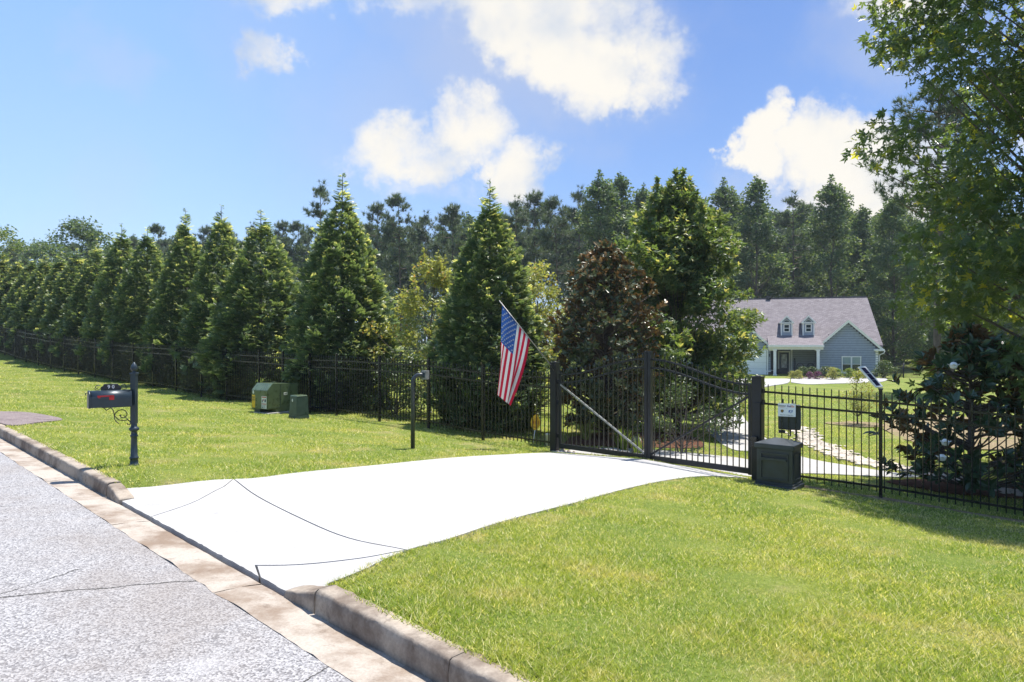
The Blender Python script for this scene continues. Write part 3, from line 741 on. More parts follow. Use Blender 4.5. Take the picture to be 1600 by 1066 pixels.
def stem_np(pts, rads, n=5):
    """tapered tube as triangles"""
    P = np.array(pts, float); V = []; Fc = []
    t = np.gradient(P, axis=0); t /= np.linalg.norm(t, axis=1, keepdims=True) + 1e-9
    a = np.where(np.abs(t[:, 2:3]) < .9, np.array([[0, 0, 1.]]), np.array([[1., 0, 0]])); s = np.cross(t, a); s /= np.linalg.norm(s, axis=1, keepdims=True); u = np.cross(t, s)
    for i in range(len(P)):
        for k in range(n):
            c = 2 * math.pi * k / n; V.append(P[i] + (s[i] * math.cos(c) + u[i] * math.sin(c)) * rads[i])
    for i in range(len(P) - 1):
        for k in range(n):
            a0 = i * n + k; a1 = i * n + (k + 1) % n; b0 = a0 + n; b1 = a1 + n; Fc += [(a0, a1, b1), (a0, b1, b0)]
    return np.array(V), np.array(Fc), np.zeros(len(V))

def cypress_meshes(H, R, N, seed, leader=.9):
    global rng; keep_ = rng; rng = np.random.default_rng(seed)
    prof = lambda z: R * np.minimum(1, 1.2 * (1 - np.clip(z / H, 0, 1)) ** .55) * np.minimum(1, .74 + .26 * np.clip(z / (H * .16), 0, 1))
    ph = rng.uniform(0, 6.3, 8)
    def lump(th, z): return 1 + .13 * np.sin(3 * th + 2.1 * z + ph[0]) * np.sin(2.6 * z + ph[1]) + .10 * np.sin(7 * th - 3.1 * z + ph[2]) + .08 * np.sin(11 * th + 5.7 * z + ph[3])
    z = H * (1 - rng.uniform(0, 1, N * 2) ** .62); z = np.r_[z, H * rng.uniform(.72, 1, N // 6)]
    th = rng.uniform(0, 2 * np.pi, len(z)); ring = np.abs(np.sin(z * 5.2 + 1.5 * np.sin(th * 2 + ph[4]) + np.sin(5 * th + ph[6])))
    keepm = rng.uniform(0, 1, len(z)) < .70 + .30 * ring; z, th = z[keepm][:N], th[keepm][:N]; n = len(z)
    inner = rng.uniform(0, 1, n) < .25
    rr = prof(z) * lump(th, z) * np.where(inner, rng.uniform(.45, .8, n), rng.uniform(.80, 1.06, n))
    pos = np.c_[rr * np.cos(th), rr * np.sin(th), z + .05]
    sz = rng.uniform(.15, .34, n) * (.65 + .35 * (1 - z / H))
    out = np.c_[np.cos(th + rng.normal(0, .45, n)), np.sin(th + rng.normal(0, .45, n)), rng.normal(.50, .40, n) + .5 * (z / H)]
    nr = np.c_[np.cos(th) * .25, np.sin(th) * .25, np.ones(n)] + rng.normal(0, .45, (n, 3))
    pos -= (out / np.linalg.norm(out, axis=1, keepdims=True)) * sz[:, None] * .55
    parts = [scatter('', *SPRAY, pos, out, nr, sz, tip=.45)]
    # leader: thin shoot with sparse twigs
    k = 40; lz = H * .95 + rng.uniform(0, 1, k) ** 1.3 * leader; lt = rng.uniform(0, 6.3, k); sp = (.36 * (1 - (lz - H * .95) / leader) + .09)
    lp = np.c_[np.cos(lt) * .01, np.sin(lt) * .01, lz]; lo = np.c_[np.cos(lt), np.sin(lt), rng.uniform(.3, 1.0, k)]
    parts.append(scatter('', *SPRAY, lp, lo, np.c_[rng.normal(0, .5, (k, 2)), np.ones(k)], sp))
    cr = cat_mesh('crown', parts)
    tr = stem_np([(0, 0, -.15), (.02, .01, H * .4), (0, .02, H * .8), (.01, 0, H * .95 + leader)], [.11, .07, .028, .008])
    rng = keep_
    return cr, mesh_np('trunk', tr[0], tr[1], 3, True)

def leafy_meshes(H, zb, rx, nclump, nleaf, size, tmpl, seed, cr=.55, trunk_r=.12, flat=.7, up=.5, top=1.0, droop=0.0, lean=(0, 0), open_=0.0, bottom=1.0, limb_n=4, ry=None, wispy=0.0, trunks=1, spikes=0, spike=.8):
    """deciduous or shrub: trunk + limbs to clumps spread through an uneven crown"""
    global rng; keep_ = rng; rng = np.random.default_rng(seed); ry = ry or rx
    ph = rng.uniform(0, 6.3, 8); cz = []; tries = 0
    while len(cz) < nclump and tries < nclump * 60:
        tries += 1
        t = rng.uniform(0, 1); zz = zb + (H - zb) * t
        w_ = math.sin(math.pi * min(1, .20 * bottom + (1 - .20 * bottom) * t ** top) ** .85) ** .65 if t < 1 else 0
        th = rng.uniform(0, 6.283); q = rng.uniform(0, 1) ** .42
        lum = 1 + .20 * math.sin(2 * th + 3 * t + ph[0]) + .14 * math.sin(5 * th + 7 * t + ph[1])
        if rng.uniform() < open_: continue
        x = rx * w_ * q * lum * math.cos(th); y = ry * w_ * q * lum * math.sin(th)
        cz.append((x + lean[0] * zz / H, y + lean[1] * zz / H, zz, q))
    cz = np.array(cz); parts = []; st = []
    # trunk
    ax = lambda z: np.array([.10 * rx * math.sin(z * .9 + ph[2]) * z / H + lean[0] * z / H, .10 * rx * math.cos(z * .8 + ph[3]) * z / H + lean[1] * z / H, z])
    for k in range(trunks):
        a = 6.283 * k / trunks; off = np.array([math.cos(a), math.sin(a), 0]) * (0 if trunks == 1 else 1)
        zs = np.linspace(-.15, H * .93, 9); st.append(stem_np([ax(z) + off * (.06 + .55 * rx * z / H) for z in zs], [trunk_r * (1 - .93 * (i / 8)) * (1.25 if i == 0 else 1) for i in range(9)], 7))
    for (x, y, z, q) in cz:
        e = np.array([x, y, z]); z0 = max(zb * .6, z - math.hypot(x, y) * .8 - .1 * H * rng.uniform(.2, 1)); z0 = min(z0, H * .9)
        b = ax(max(z0, .05)); mid = (b + e) / 2 + np.array([0, 0, -.06 * H * .3]) + rng.normal(0, .05, 3) * rx * .3
        r0 = trunk_r * .28 * (1 - z0 / H) + .004
        st.append(stem_np([b, mid, e], [r0, r0 * .6, .004], limb_n))
    # leaves
    cs = cr * rng.uniform(.6, 1.25, len(cz)); per = np.maximum(4, (nleaf * (cs / cr) ** 2).astype(int)); tot = per.sum()
    ci = np.repeat(np.arange(len(cz)), per); g = unit(tot) * (rng.uniform(0, 1, tot) ** .45)[:, None]
    g[:, 2] *= flat; pos = cz[ci, :3] + g * cs[ci][:, None]
    if wispy:
        s_ = rng.uniform(0, 1, tot) < wispy; pos[s_, 2] += rng.exponential(cr * .7, s_.sum()); pos[s_, :2] = cz[ci[s_], :2] + (pos[s_, :2] - cz[ci[s_], :2]) * .45
    # upright leafy shoots that break the outline
    if spikes:
        up_ = cz[cz[:, 2] > zb + (H - zb) * .45]
        for c_ in up_[rng.integers(0, len(up_), spikes)]:
            L = spike * rng.uniform(.6, 1.25); b0 = c_[:3] + [0, 0, cr * flat * .3]; tp = b0 + np.array([rng.normal(0, .12), rng.normal(0, .12), 1]) * L
            st.append(stem_np([b0, (b0 + tp) / 2 + rng.normal(0, .02, 3), tp], [.010, .007, .003], 4)); k_ = max(10, int(nleaf * .35 * L / cr)); f_ = rng.uniform(0, 1, k_)
            pos = np.vstack([pos, b0 + (tp - b0) * f_[:, None] + rng.normal(0, 1, (k_, 3)) * [1, 1, .5] * (.20 * spike * (1.05 - f_))[:, None]])
    pos = pos[pos[:, 2] > .08]; tot = len(pos)
    y = unit(tot); y[:, 2] = y[:, 2] * .6 - droop; rad = pos.copy(); rad[:, 2] = 0; y += rad / (np.linalg.norm(rad, axis=1, keepdims=True) + .3) * .5
    nr = unit(tot) * .9; nr[:, 2] += up * 1.6
    parts.append(scatter('', *tmpl, pos, y, nr, size * rng.uniform(.65, 1.2, tot)))
    crm = cat_mesh('crown', parts); trm = cat_mesh('trunk', st); rng = keep_
    return crm, trm

def magnolia_meshes(H, R, nros, per, leaf, seed, zb=.25, top=1.0):
    global rng; keep_ = rng; rng = np.random.default_rng(seed); ph = rng.uniform(0, 6.3, 6)
    t = rng.uniform(0, 1, nros); th = rng.uniform(0, 6.283, nros); q = rng.uniform(.25, 1, nros) ** .5
    w_ = np.sin(np.pi * (.20 + .80 * t ** top)) ** .6 * (1 + .16 * np.sin(3 * th + 5 * t + ph[0]) + .12 * np.sin(6 * th - 8 * t + ph[1]))
    c = np.c_[R * w_ * q * np.cos(th), R * w_ * q * np.sin(th), zb + (H - zb) * t]
    d = np.c_[np.cos(th), np.sin(th), .55 + .9 * t]; d /= np.linalg.norm(d, axis=1, keepdims=True); d += rng.normal(0, .3, d.shape)
    ci = np.repeat(np.arange(nros), per); n = len(ci)
    a = rng.uniform(0, 6.283, n); D = d[ci] / np.linalg.norm(d[ci], axis=1, keepdims=True)
    s = np.cross(D, [0, 0, 1.]); s /= np.linalg.norm(s, axis=1, keepdims=True) + 1e-9; u = np.cross(s, D)
    side = s * np.cos(a)[:, None] + u * np.sin(a)[:, None]; op = rng.uniform(.45, 1.5, n)[:, None]
    y = D * .75 + side * op; pos = c[ci] - D * rng.uniform(0, .16, n)[:, None]
    nr = D * 1.2 - side * .6 + rng.normal(0, .25, (n, 3))
    cr = cat_mesh('crown', [scatter('', *OVAL, pos, y, nr, leaf * rng.uniform(.6, 1.15, n), rnd=np.clip(rng.uniform(0, 1, n) * .7 + .3 * t[ci], 0, 1))])
    st = [stem_np([(0, 0, -.1), (.03, 0, H * .5), (0, .02, H * .93)], [.07, .045, .01], 7)]
    for k in range(nros):
        if k % 2: continue
        z0 = max(.15, c[k, 2] - .5 * math.hypot(c[k, 0], c[k, 1])); st.append(stem_np([(0, 0, z0), tuple(c[k] * [.5, .5, 0] + [0, 0, (z0 + c[k, 2]) / 2 - .05]), tuple(c[k])], [.022, .014, .005], 4))
    tr = cat_mesh('trunk', st); rng = keep_; return cr, tr, c

def pine_meshes(H, seed, crown=.5, R=2.6, npuff=260, ps=.55, tr_r=.16):
    global rng; keep_ = rng; rng = np.random.default_rng(seed); st = []; P = []; Yv = []
    bend = rng.uniform(-.4, .4, 2)
    axf = lambda z: np.array([bend[0] * (z / H) ** 2 * 1.5, bend[1] * (z / H) ** 2 * 1.5, z])
    zs = np.linspace(-.3, H * .97, 10); st.append(stem_np([axf(z) for z in zs], [tr_r * (1 - .85 * i / 9) for i in range(10)], 6))
    nb = 34
    for b in range(nb):
        t = rng.uniform(0, 1) ** .8; z0 = H * (1 - crown) + H * crown * t * .96; a = rng.uniform(0, 6.283)
        L = R * (math.sin(math.pi * (.22 + .74 * t)) ** .7) * rng.uniform(.55, 1.15); rise = rng.uniform(.05, .5)
        e0 = axf(z0); tip = e0 + np.array([math.cos(a) * L, math.sin(a) * L, L * rise]); mid = (e0 + tip) / 2 + [0, 0, -.05 * L]
        st.append(stem_np([e0, mid, tip], [.045 * tr_r / .16, .028, .008], 4))
        for k in range(max(2, int(npuff / nb))):
            f = rng.uniform(.42, 1.05); p = e0 + (tip - e0) * f + rng.normal(0, .30, 3) * [1, 1, .55] * (R / 2.6); P.append(p); Yv.append([math.cos(a) * .5, math.sin(a) * .5, 1.])
    for k in range(14): P.append(axf(H * rng.uniform(.93, 1.0)) + rng.normal(0, .35, 3)); Yv.append([0, 0, 1])
    P = np.array(P); Yv = np.array(Yv) + rng.normal(0, .4, P.shape); nr = unit(len(P))
    cr = cat_mesh('crown', [scatter('', *PUFF, P, Yv, nr, ps * rng.uniform(.65, 1.25, len(P)))]); tr = cat_mesh('trunk', st); rng = keep_
    return cr, tr

RECOL = {}
def plant(name, meshes, mats, X, D, rz, sc, label, cat, group=None, z=None, names=('crown', 'trunk')):
    e = empty(name, (X, D, (Ts(X, D) if z is None else z) - .02), rz); e.scale = sc if isinstance(sc, tuple) else (sc, sc, sc)
    tag(e, label, cat, group)
    for me, mt, nm in zip(meshes, mats, names):
        if len(me.materials) and me.materials[0] != mt:      # same shape in another colour: a mesh of its own
            k_ = (me.name, mt.name); RECOL[k_] = RECOL.get(k_) or me.copy(); me = RECOL[k_]; me.materials.clear()
        link(nm, me, mt, e)
    return e
def px_x(px, D): return (px - CX) / F * D

# hedge of cypresses behind the left fence: (photo x of the axis, photo y of the tip, distance along the fence)
cyp = [cypress_meshes(6.4, 1.36, 11500, 101, 1.25), cypress_meshes(6.4, 1.40, 10000, 102, 1.0), cypress_meshes(6.4, 1.28, 10000, 103, 1.1)]
hedge = [(765, 330, 3.6, 0, 1.02, 'tall dark cypress directly behind the hanging striped flag'),
         (535, 318, 9.7, 0, 1.02, 'tallest hedge cypress, its bare leader far above the rest, behind the small green pedestal'),
         (408, 356, 14.6, 1, 1.05, 'broad hedge cypress right behind the large green utility cabinet'),
         (346, 352, 17.5, 2, .92, 'cypress with a thin spire, next left of the one behind the utility cabinet'),
         (290, 362, 20.5, 0, .90, 'hedge cypress just right of the mailbox post top, second left of the utility cabinet'),
         (230, 378, 24.3, 1, .92, 'hedge cypress rising directly behind the mailbox finial'),
         (190, 375, 27.1, 2, .95, 'hedge cypress rising directly above the mailbox body'),
         (150, 398, 30.3, 0, .90, 'hedge cypress just left of the mailbox'),
         (120, 405, 33.0, 1, .92, 'hedge cypress second left of the mailbox, under the dome-shaped distant tree'),
         (95, 412, 35.4, 2, .92, 'hedge cypress fifth from the left edge of the photo'),
         (70, 414, 38.0, 0, .92, 'hedge cypress fourth from the left edge of the photo'),
         (48, 416, 40.5, 1, .92, 'hedge cypress third from the left edge of the photo'),
         (28, 416, 43.0, 2, .92, 'hedge cypress second from the left edge of the photo'),
         (6, 412, 45.6, 0, .95, 'leftmost hedge cypress, cut by the left edge of the photo')]
for i, (px, py, s, k, wd, lb) in enumerate(hedge):
    q = FL0 + FL * s; off = 1.55 if s > 12 else (1.75 if s > 5 else 1.9)
    p = q + np.array([.631, .776]) * off; D = p[1]; X = px_x(px, D); z = Ts(X, D)
    h = CZ + (CY - py) / F * D - z; sc = h / 6.4
    plant('cypress_tree', cyp[k], (M['cyp'], M['bark']), X, D, 1.3 * i, (wd * (1.22 if s > 12 else 1.14 * sc), wd * (1.22 if s > 12 else 1.14 * sc), sc), lb, 'tree', 'cypresses of the screening hedge behind the fence')

plant('yellow_green_tree', leafy_meshes(4.2, .7, 1.5, 60, 95, .115, DIAM, 31, cr=.34, trunk_r=.05, up=.3, spikes=12, spike=.5), (M['pale'], M['bark']), px_x(672, 21.5), 21.5, 0, (1., 1., 1.12), 'loose yellowish young tree between two tall cypresses, left of the flag', 'tree')
plant('pale_green_tree', leafy_meshes(5.2, .5, 1.6, 62, 105, .13, DIAM, 32, cr=.42, trunk_r=.06, droop=.4, spikes=12, spike=.5), (M['pale'], M['bark']), px_x(842, 24.5), 24.5, 0, 1.03, 'light green feathery tree between the flag cypress and the bronze magnolia', 'tree')
plant('yellow_green_tree', leafy_meshes(8.9, .4, 2.2, 90, 130, .17, DIAM, 33, cr=.6, trunk_r=.10), (M['maple'], M['bark']), px_x(-22, 43), 43, 0, 1.0, 'yellow-green tree at the left edge, taller than the hedge', 'tree')

mc = magnolia_meshes(5.0, 1.42, 1000, 15, .155, 41, zb=.35, top=1.15)
plant('magnolia_tree', mc[:2], (M['magnolia'], M['bark']), px_x(945, 17.6), 17.6, .5, (1., 1., 1.0), 'upright magnolia with bronze-brown leaves, behind the left half of the gate', 'tree')
plant('maple_tree', leafy_meshes(7.3, .6, 2.5, 240, 165, .155, LOBED, 42, cr=.52, trunk_r=.13, top=1.45, up=.45, bottom=1.9, spikes=52, spike=.85), (M['maple'], M['bark']), px_x(1058, 21.5), 21.5, 0, (1.0, 1.0, 1.0), 'large bushy green broadleaf tree behind the middle of the gate', 'tree')
plant('loose_shrub', leafy_meshes(1.75, .15, .75, 34, 60, .075, OVAL, 43, cr=.22, trunk_r=.02, trunks=4), (M['shrub'], M['bark']), px_x(1065, 16.3), 16.3, 0, (1.15, .8, 1.0), 'loose twiggy shrub at the foot of the broadleaf tree, right of the gate centre post', 'shrub')
plant('low_shrub', leafy_meshes(1.5, .1, .7, 26, 70, .08, OVAL, 44, cr=.24, trunk_r=.02, trunks=3), (M['shrub'], M['bark']), px_x(650, 19.8), 19.8, 0, 1.2, 'dark low shrub behind the fence below the yellowish tree', 'shrub')
plant('low_shrub', leafy_meshes(1.5, .1, .8, 28, 70, .08, OVAL, 45, cr=.24, trunk_r=.02, trunks=3), (M['shrub'], M['bark']), px_x(618, 20.6), 20.6, 1, 1.2, 'dark low shrub behind the fence, just right of the green pedestal', 'shrub')
# strappy clump by the gate
def strap_clump(X, D, n, h, key, label, name='lily_clump'):
    a = rng.uniform(0, 6.283, n); V = []; Fc = []
    for i in range(n):
        c, s = math.cos(a[i]), math.sin(a[i]); L = h * rng.uniform(.6, 1.1); w_ = .012; r0 = rng.uniform(0, .14); ln = rng.uniform(.2, .7)
        pts = [(r0 * c + ln * L * c * t ** 2, r0 * s + ln * L * s * t ** 2, L * (t - .25 * t ** 3 * ln)) for t in (0, .35, .7, 1)]
        j = len(V)
        for k, p in enumerate(pts): ww = w_ * (1 - .3 * k) if k < 3 else .001; V += [(p[0] - s * ww, p[1] + c * ww, p[2]), (p[0] + s * ww, p[1] - c * ww, p[2])]
        for k in range(3): Fc += [(j + 2 * k, j + 2 * k + 1, j + 2 * k + 3), (j + 2 * k, j + 2 * k + 3, j + 2 * k + 2)]
    o = link(name, mesh_np(name, np.array(V), np.array(Fc), 3, False, rng.uniform(0, 1, len(V))), M[key]); o.location = (X, D, Ts(X, D)); tag(o, label, 'plant')
strap_clump(px_x(972, 16.2), 16.2, 90, .62, 'lime', 'strappy clump of leaves left of the gate centre post')
strap_clump(px_x(915, 17.0), 17.0, 80, .75, 'pale', 'pale grassy clump under the magnolia, near the left gate post', 'grass_clump')
strap_clump(px_x(997, 16.0), 16.0, 70, .5, 'lime', 'low strappy clump touching the gate centre post in view')

# right hand magnolia with white flowers
mr = magnolia_meshes(3.1, 1.38, 300, 12, .20, 51, zb=.30, top=.80)
rt = at(1516, 772); mg = plant('magnolia_tree', mr[:2], (M['magnolia_green'], M['bark']), rt[0], rt[1], .4, (1.12, 1.0, 1.0), 'dark glossy magnolia with white flowers behind the right end of the fence', 'tree')
for (px, py) in ((1490, 574), (1477, 694), (1472, 718)):
    D = rt[1] - 1.05; b = MB(); b.lathe([(.004, -.03), (.045, -.02), (.062, .02), (.055, .06), (.03, .085), (.004, .09)], n=9)
    for k in range(6):
        a = k * 1.05; b.poly([(math.cos(a) * .02, math.sin(a) * .02, 0), (math.cos(a - .4) * .08, math.sin(a - .4) * .08, .04), (math.cos(a) * .11, math.sin(a) * .11, .06), (math.cos(a + .4) * .08, math.sin(a + .4) * .08, .04)])
    f = b.build('flower', M['petal']); f.parent = mg
    f.matrix_parent_inverse = (Matrix.Translation(mg.location) @ Matrix.Rotation(.4, 4, 'Z') @ Matrix.Diagonal((1.12, 1, 1, 1))).inverted(); f.location = (px_x(px, D), D, CZ + (CY - py) / F * D)

# sapling on the inner lawn
sp = at(1340, 664)
plant('sapling', leafy_meshes(1.95, .55, .62, 34, 44, .08, DIAM, 61, cr=.26, trunk_r=.035, top=.85), (M['pale'], M['bark']), sp[0], sp[1], 0, 1.0, 'young sapling in a mulch ring on the lawn inside the fence', 'tree')

# the big sweetgum leaning in from the right edge
gum = leafy_meshes(18.0, 2.3, 5.2, 620, 175, .155, STAR, 71, cr=.78, trunk_r=.24, flat=.75, droop=.35, up=.25, bottom=1.6, top=2.0, limb_n=5, ry=5.2, lean=(-2.6, -4.2), spikes=20, spike=.9)
plant('sweetgum_tree', gum, (M['gum'], M['bark']), 15.0, 13.7, .0, 1.0, 'large star-leaved tree overhanging from the right edge of the photo', 'tree')

# pine with two stems at the right
def tall_pine():
    D = 42.0; z = Ts(px_x(1468, D), D)
    for px, top, sd, lb in ((1464, 135, 81, 'tall bare-trunked pine in front of the woods, left of the overhanging tree'), (1486, 165, 82, 'second tall pine close behind the first, half hidden by the overhanging tree')):
        X = px_x(px, D); h = CZ + (CY - top) / F * D - z
        cr, tr = pine_meshes(h, sd, .44, 3.4, 360, .55, .24)
        e = plant('pine_tree', (cr, tr), (M['far_pine'], M['barkpine']), X, D, 0, 1.0, lb, 'tree', z=z)
        if sd == 81:
            b = []; pf = []; yy = []
            for (bx, by, sx, sy) in ((1362, 262, 1464, 300), (1366, 302, 1464, 345), (1440, 200, 1464, 240), (1385, 205, 1464, 262), (1395, 170, 1464, 215)):
                tip = np.array([px_x(bx, D) - X, rng.uniform(-1, .5), CZ + (CY - by) / F * D - z]); base = np.array([0, 0, CZ + (CY - sy) / F * D - z])
                mid = (tip + base) / 2 + [0, 0, -.2]; b.append(stem_np([base, mid, tip], [.06, .04, .012], 5))
                for k in range(26):
                    f = rng.uniform(.55, 1.06) if k > 6 else 1.0; pf.append(base + (tip - base) * f + rng.normal(0, .33, 3) * [1, 1, .6]); yy.append([-.5, 0, 1])
            lb_ = cat_mesh('limb', b); link('limb', lb_, M['barkpine'], e)
            pf = np.array(pf); tw = cat_mesh('branch_foliage', [scatter('', *PUFF, pf, np.array(yy) + rng.normal(0, .5, pf.shape), unit(len(pf)), .5 * rng.uniform(.6, 1.2, len(pf)))]); link('branch_foliage', tw, M['far_pine'], e)
tall_pine()

# woods: near row tree by tree, the mass behind as one
PN = [pine_meshes(19, 200 + k, (.62, .5, .7)[k], 2.7, 420, .62, .17) for k in range(3)]
DC = [leafy_meshes(19, 1.2, 3.0, 120, 105, .34, DIAM, 210 + k, cr=.95, trunk_r=.18, up=.4, top=1.05, bottom=.9, spikes=14, spike=1.0) for k in range(3)]
RB = [leafy_meshes(15, 2.5, 5.4, 130, 120, .36, DIAM, 220, cr=1.2, trunk_r=.28, up=.4)]
woods = [(22, 378, 'b', 118), (62, 380, 'b', 112), (128, 347, 'r', 88), (205, 372, 'p', 100), (248, 352, 'p', 98), (284, 350, 'p', 102), (322, 354, 'p', 98), (352, 347, 'p', 100), (392, 352, 'p', 96), (440, 346, 'p', 98),
         (500, 289, 'p', 66), (468, 348, 'p', 96), (588, 318, 'p', 84), (626, 306, 'p', 78), (664, 335, 'p', 90), (706, 320, 'p', 80), (738, 352, 'd', 92), (806, 312, 'p', 78), (834, 300, 'p', 80), (872, 310, 'p', 76), (905, 297, 'p', 84),
         (938, 285, 'd', 74), (968, 282, 'd', 78), (1005, 300, 'd', 80), (1132, 296, 'd', 80), (1182, 287, 'd', 76), (1240, 305, 'p', 80), (1300, 292, 'd', 74), (1347, 330, 'd', 80), (1396, 312, 'd', 70), (1438, 372, 'd', 74), (1515, 350, 'd', 78), (1580, 340, 'd', 76)]
where = [(0, 160, 'at the far left'), (160, 460, 'above the hedge near the mailbox'), (460, 760, 'left of the flag'), (760, 1010, 'above the bronze magnolia'), (1010, 1360, 'directly behind the grey house'), (1360, 1700, 'right of the grey house')]
kindn = {'p': ('pine_tree', 'dark pine'), 'b': ('broadleaf_tree', 'low bluish broadleaf tree'), 'r': ('broadleaf_tree', 'wide dome-topped dark tree'), 'd': ('broadleaf_tree', 'tall leafy tree')}
ordn = ['leftmost', 'second', 'third', 'fourth', 'fifth', 'sixth', 'seventh', 'eighth', 'ninth', 'tenth']
cnt = {}; woods.sort(); tot = {}
def wkey(px, k): w_ = next(x for x in where if x[0] <= px < x[1])[2]; return (k, w_)
for (px, py, k, D) in woods: tot[wkey(px, k)] = tot.get(wkey(px, k), 0) + 1
for i, (px, py, k, D) in enumerate(woods):
    kk = wkey(px, k); cnt[kk] = cnt.get(kk, 0) + 1; nm, ds = kindn[k]
    lb = f'{ds} in woods {kk[1]}' + ('' if tot[kk] == 1 else f', {ordn[cnt[kk]-1]} ' + ('of them' if cnt[kk] == 1 else 'from left'))
    me, h0, mt = {'p': (PN[i % 3], 19, 'far_pine'), 'd': (DC[i % 3], 19, 'far_dec'), 'b': (RB[0], 15, 'far_dec'), 'r': (RB[0], 15, 'far_dec')}[k]
    X = px_x(px, D); z = Ts(X, D); h = CZ + (CY - py) / F * D - z; s = h / h0; sw = s * (1.0 if k != 'r' else 1.05)
    plant(nm, me, (M[mt], M['barkpine' if k == 'p' else 'bark']), X, D, i * 2.1, (sw, sw, s), lb, 'tree', 'trees along the edge of the woods', z=z)
def forest_mass():
    """the deeper woods: trees too many and too far to count, instanced on points"""
    pts = []; kinds = []
    r_ = random.Random(5)
    for D0, st in ((84, 4.2), (93, 3.3), (104, 3.6), (118, 4.0), (135, 5)):
        x = -.86 * D0 - 25
        while x < .95 * D0 + 20:
            px = CX + x / D0 * F; ytop = np.interp(px, [-200, 60, 200, 480, 600, 900, 1000, 1300, 1800], [385, 384, 362, 358, 340, 318, 305, 318, 330])
            D = D0 + r_.uniform(-4, 4); z = Ts(x, D); h = CZ + (CY - ytop - (30 if D0 == 84 else 0) - r_.uniform(4, 34)) / F * D - z
            pts.append((x, D, z, max(.3, h / 19), r_.uniform(0, 6.28))); kinds.append(0 if r_.random() < (.60 if px < 950 else .3) else 1); x += st * r_.uniform(.7, 1.3)
    # scattered woods round the sides and behind the street, same kind of trees
    for k in range(240):
        a = r_.uniform(math.radians(50), math.radians(310)); rr = r_.uniform(75, 150); x, y = rr * math.sin(a), rr * math.cos(a)
        pts.append((x, y, Ts(x, y) if uv(x, y)[0] > 0 else 0, r_.uniform(.75, 1.05), r_.uniform(0, 6.28))); kinds.append(r_.choice((0, 1)))
    for kd, (cr, tr), mt, nm, lb in ((0, PN[1], 'far_pine', 'distant_pines', 'mass of distant pines filling the woods behind the nearer trees'), (1, DC[1], 'far_dec', 'distant_broadleaf_woods', 'mass of distant leafy trees filling the woods behind the nearer trees')):
        me = bpy.data.meshes.new(nm); sel = [p for p, q in zip(pts, kinds) if q == kd]
        me.from_pydata([p[:3] for p in sel], [], []); a = me.attributes.new('scl', 'FLOAT', 'POINT'); a.data.foreach_set('value', [p[3] for p in sel]); a = me.attributes.new('rot', 'FLOAT', 'POINT'); a.data.foreach_set('value', [p[4] for p in sel])
        o = link(nm, me, None); tag(o, lb, 'woods', kind='stuff')
        # low-detail tree: every second leaf of the near mesh is enough here
        src = cr; nv = len(src.vertices); co = np.empty(nv * 3, np.float32); src.vertices.foreach_get('co', co); co = co.reshape(-1, 3)
        nf = len(src.polygons); li = np.empty(nf * 3, np.int32); src.loops.foreach_get('vertex_index', li); rd = np.empty(nv, np.float32); src.attributes['rnd'].data.foreach_get('value', rd)
        tm = mesh_np('tree_source', co, li.reshape(-1, 3), 3, False, rd); tm.materials.append(M[mt])
        # the tree mesh rides in the same object: its vertices are cut off by an index test in the nodes
        base = len(sel)
        bmv = np.vstack([np.array([p[:3] for p in sel], np.float32), co]); fc = li.reshape(-1, 3) + base
        me2 = mesh_np(nm, bmv, fc, 3, False, np.r_[np.zeros(base, np.float32), rd]); me2.materials.append(M[mt])
        for key, ix in (('scl', 3), ('rot', 4)):
            a = me2.attributes.new(key, 'FLOAT', 'POINT'); a.data.foreach_set('value', np.r_[np.array([p[ix] for p in sel], np.float32), np.zeros(nv, np.float32)])
        o.data = me2; bpy.data.meshes.remove(me); bpy.data.meshes.remove(tm)
        ng = bpy.data.node_groups.new(nm, 'GeometryNodeTree'); ng.interface.new_socket('Geometry', in_out='INPUT', socket_type='NodeSocketGeometry'); ng.interface.new_socket('Geometry', in_out='OUTPUT', socket_type='NodeSocketGeometry')
        N_ = ng.nodes; L = ng.links; gi = N_.new('NodeGroupInput'); go = N_.new('NodeGroupOutput'); sg = N_.new('GeometryNodeSeparateGeometry'); sg.domain = 'POINT'
        ix = N_.new('GeometryNodeInputIndex'); cp = N_.new('FunctionNodeCompare'); cp.data_type = 'INT'; cp.operation = 'LESS_THAN'
        L.new(ix.outputs[0], cp.inputs[2]); cp.inputs[3].default_value = base; L.new(cp.outputs[0], sg.inputs['Selection']); L.new(gi.outputs[0], sg.inputs[0])
        ip = N_.new('GeometryNodeInstanceOnPoints'); L.new(sg.outputs[0], ip.inputs['Points']); L.new(sg.outputs[1], ip.inputs['Instance'])
        na = N_.new('GeometryNodeInputNamedAttribute'); na.data_type = 'FLOAT'; na.inputs[0].default_value = 'scl'; nb = N_.new('GeometryNodeInputNamedAttribute'); nb.data_type = 'FLOAT'; nb.inputs[0].default_value = 'rot'
        cx = N_.new('ShaderNodeCombineXYZ'); L.new(nb.outputs[0], cx.inputs[2]); e2r = N_.new('FunctionNodeEulerToRotation'); L.new(cx.outputs[0], e2r.inputs[0])
        L.new(e2r.outputs[0], ip.inputs['Rotation']); L.new(na.outputs[0], ip.inputs['Scale']); L.new(ip.outputs[0], go.inputs[0])
        md = o.modifiers.new('woods', 'NODES'); md.node_group = ng
forest_mass()
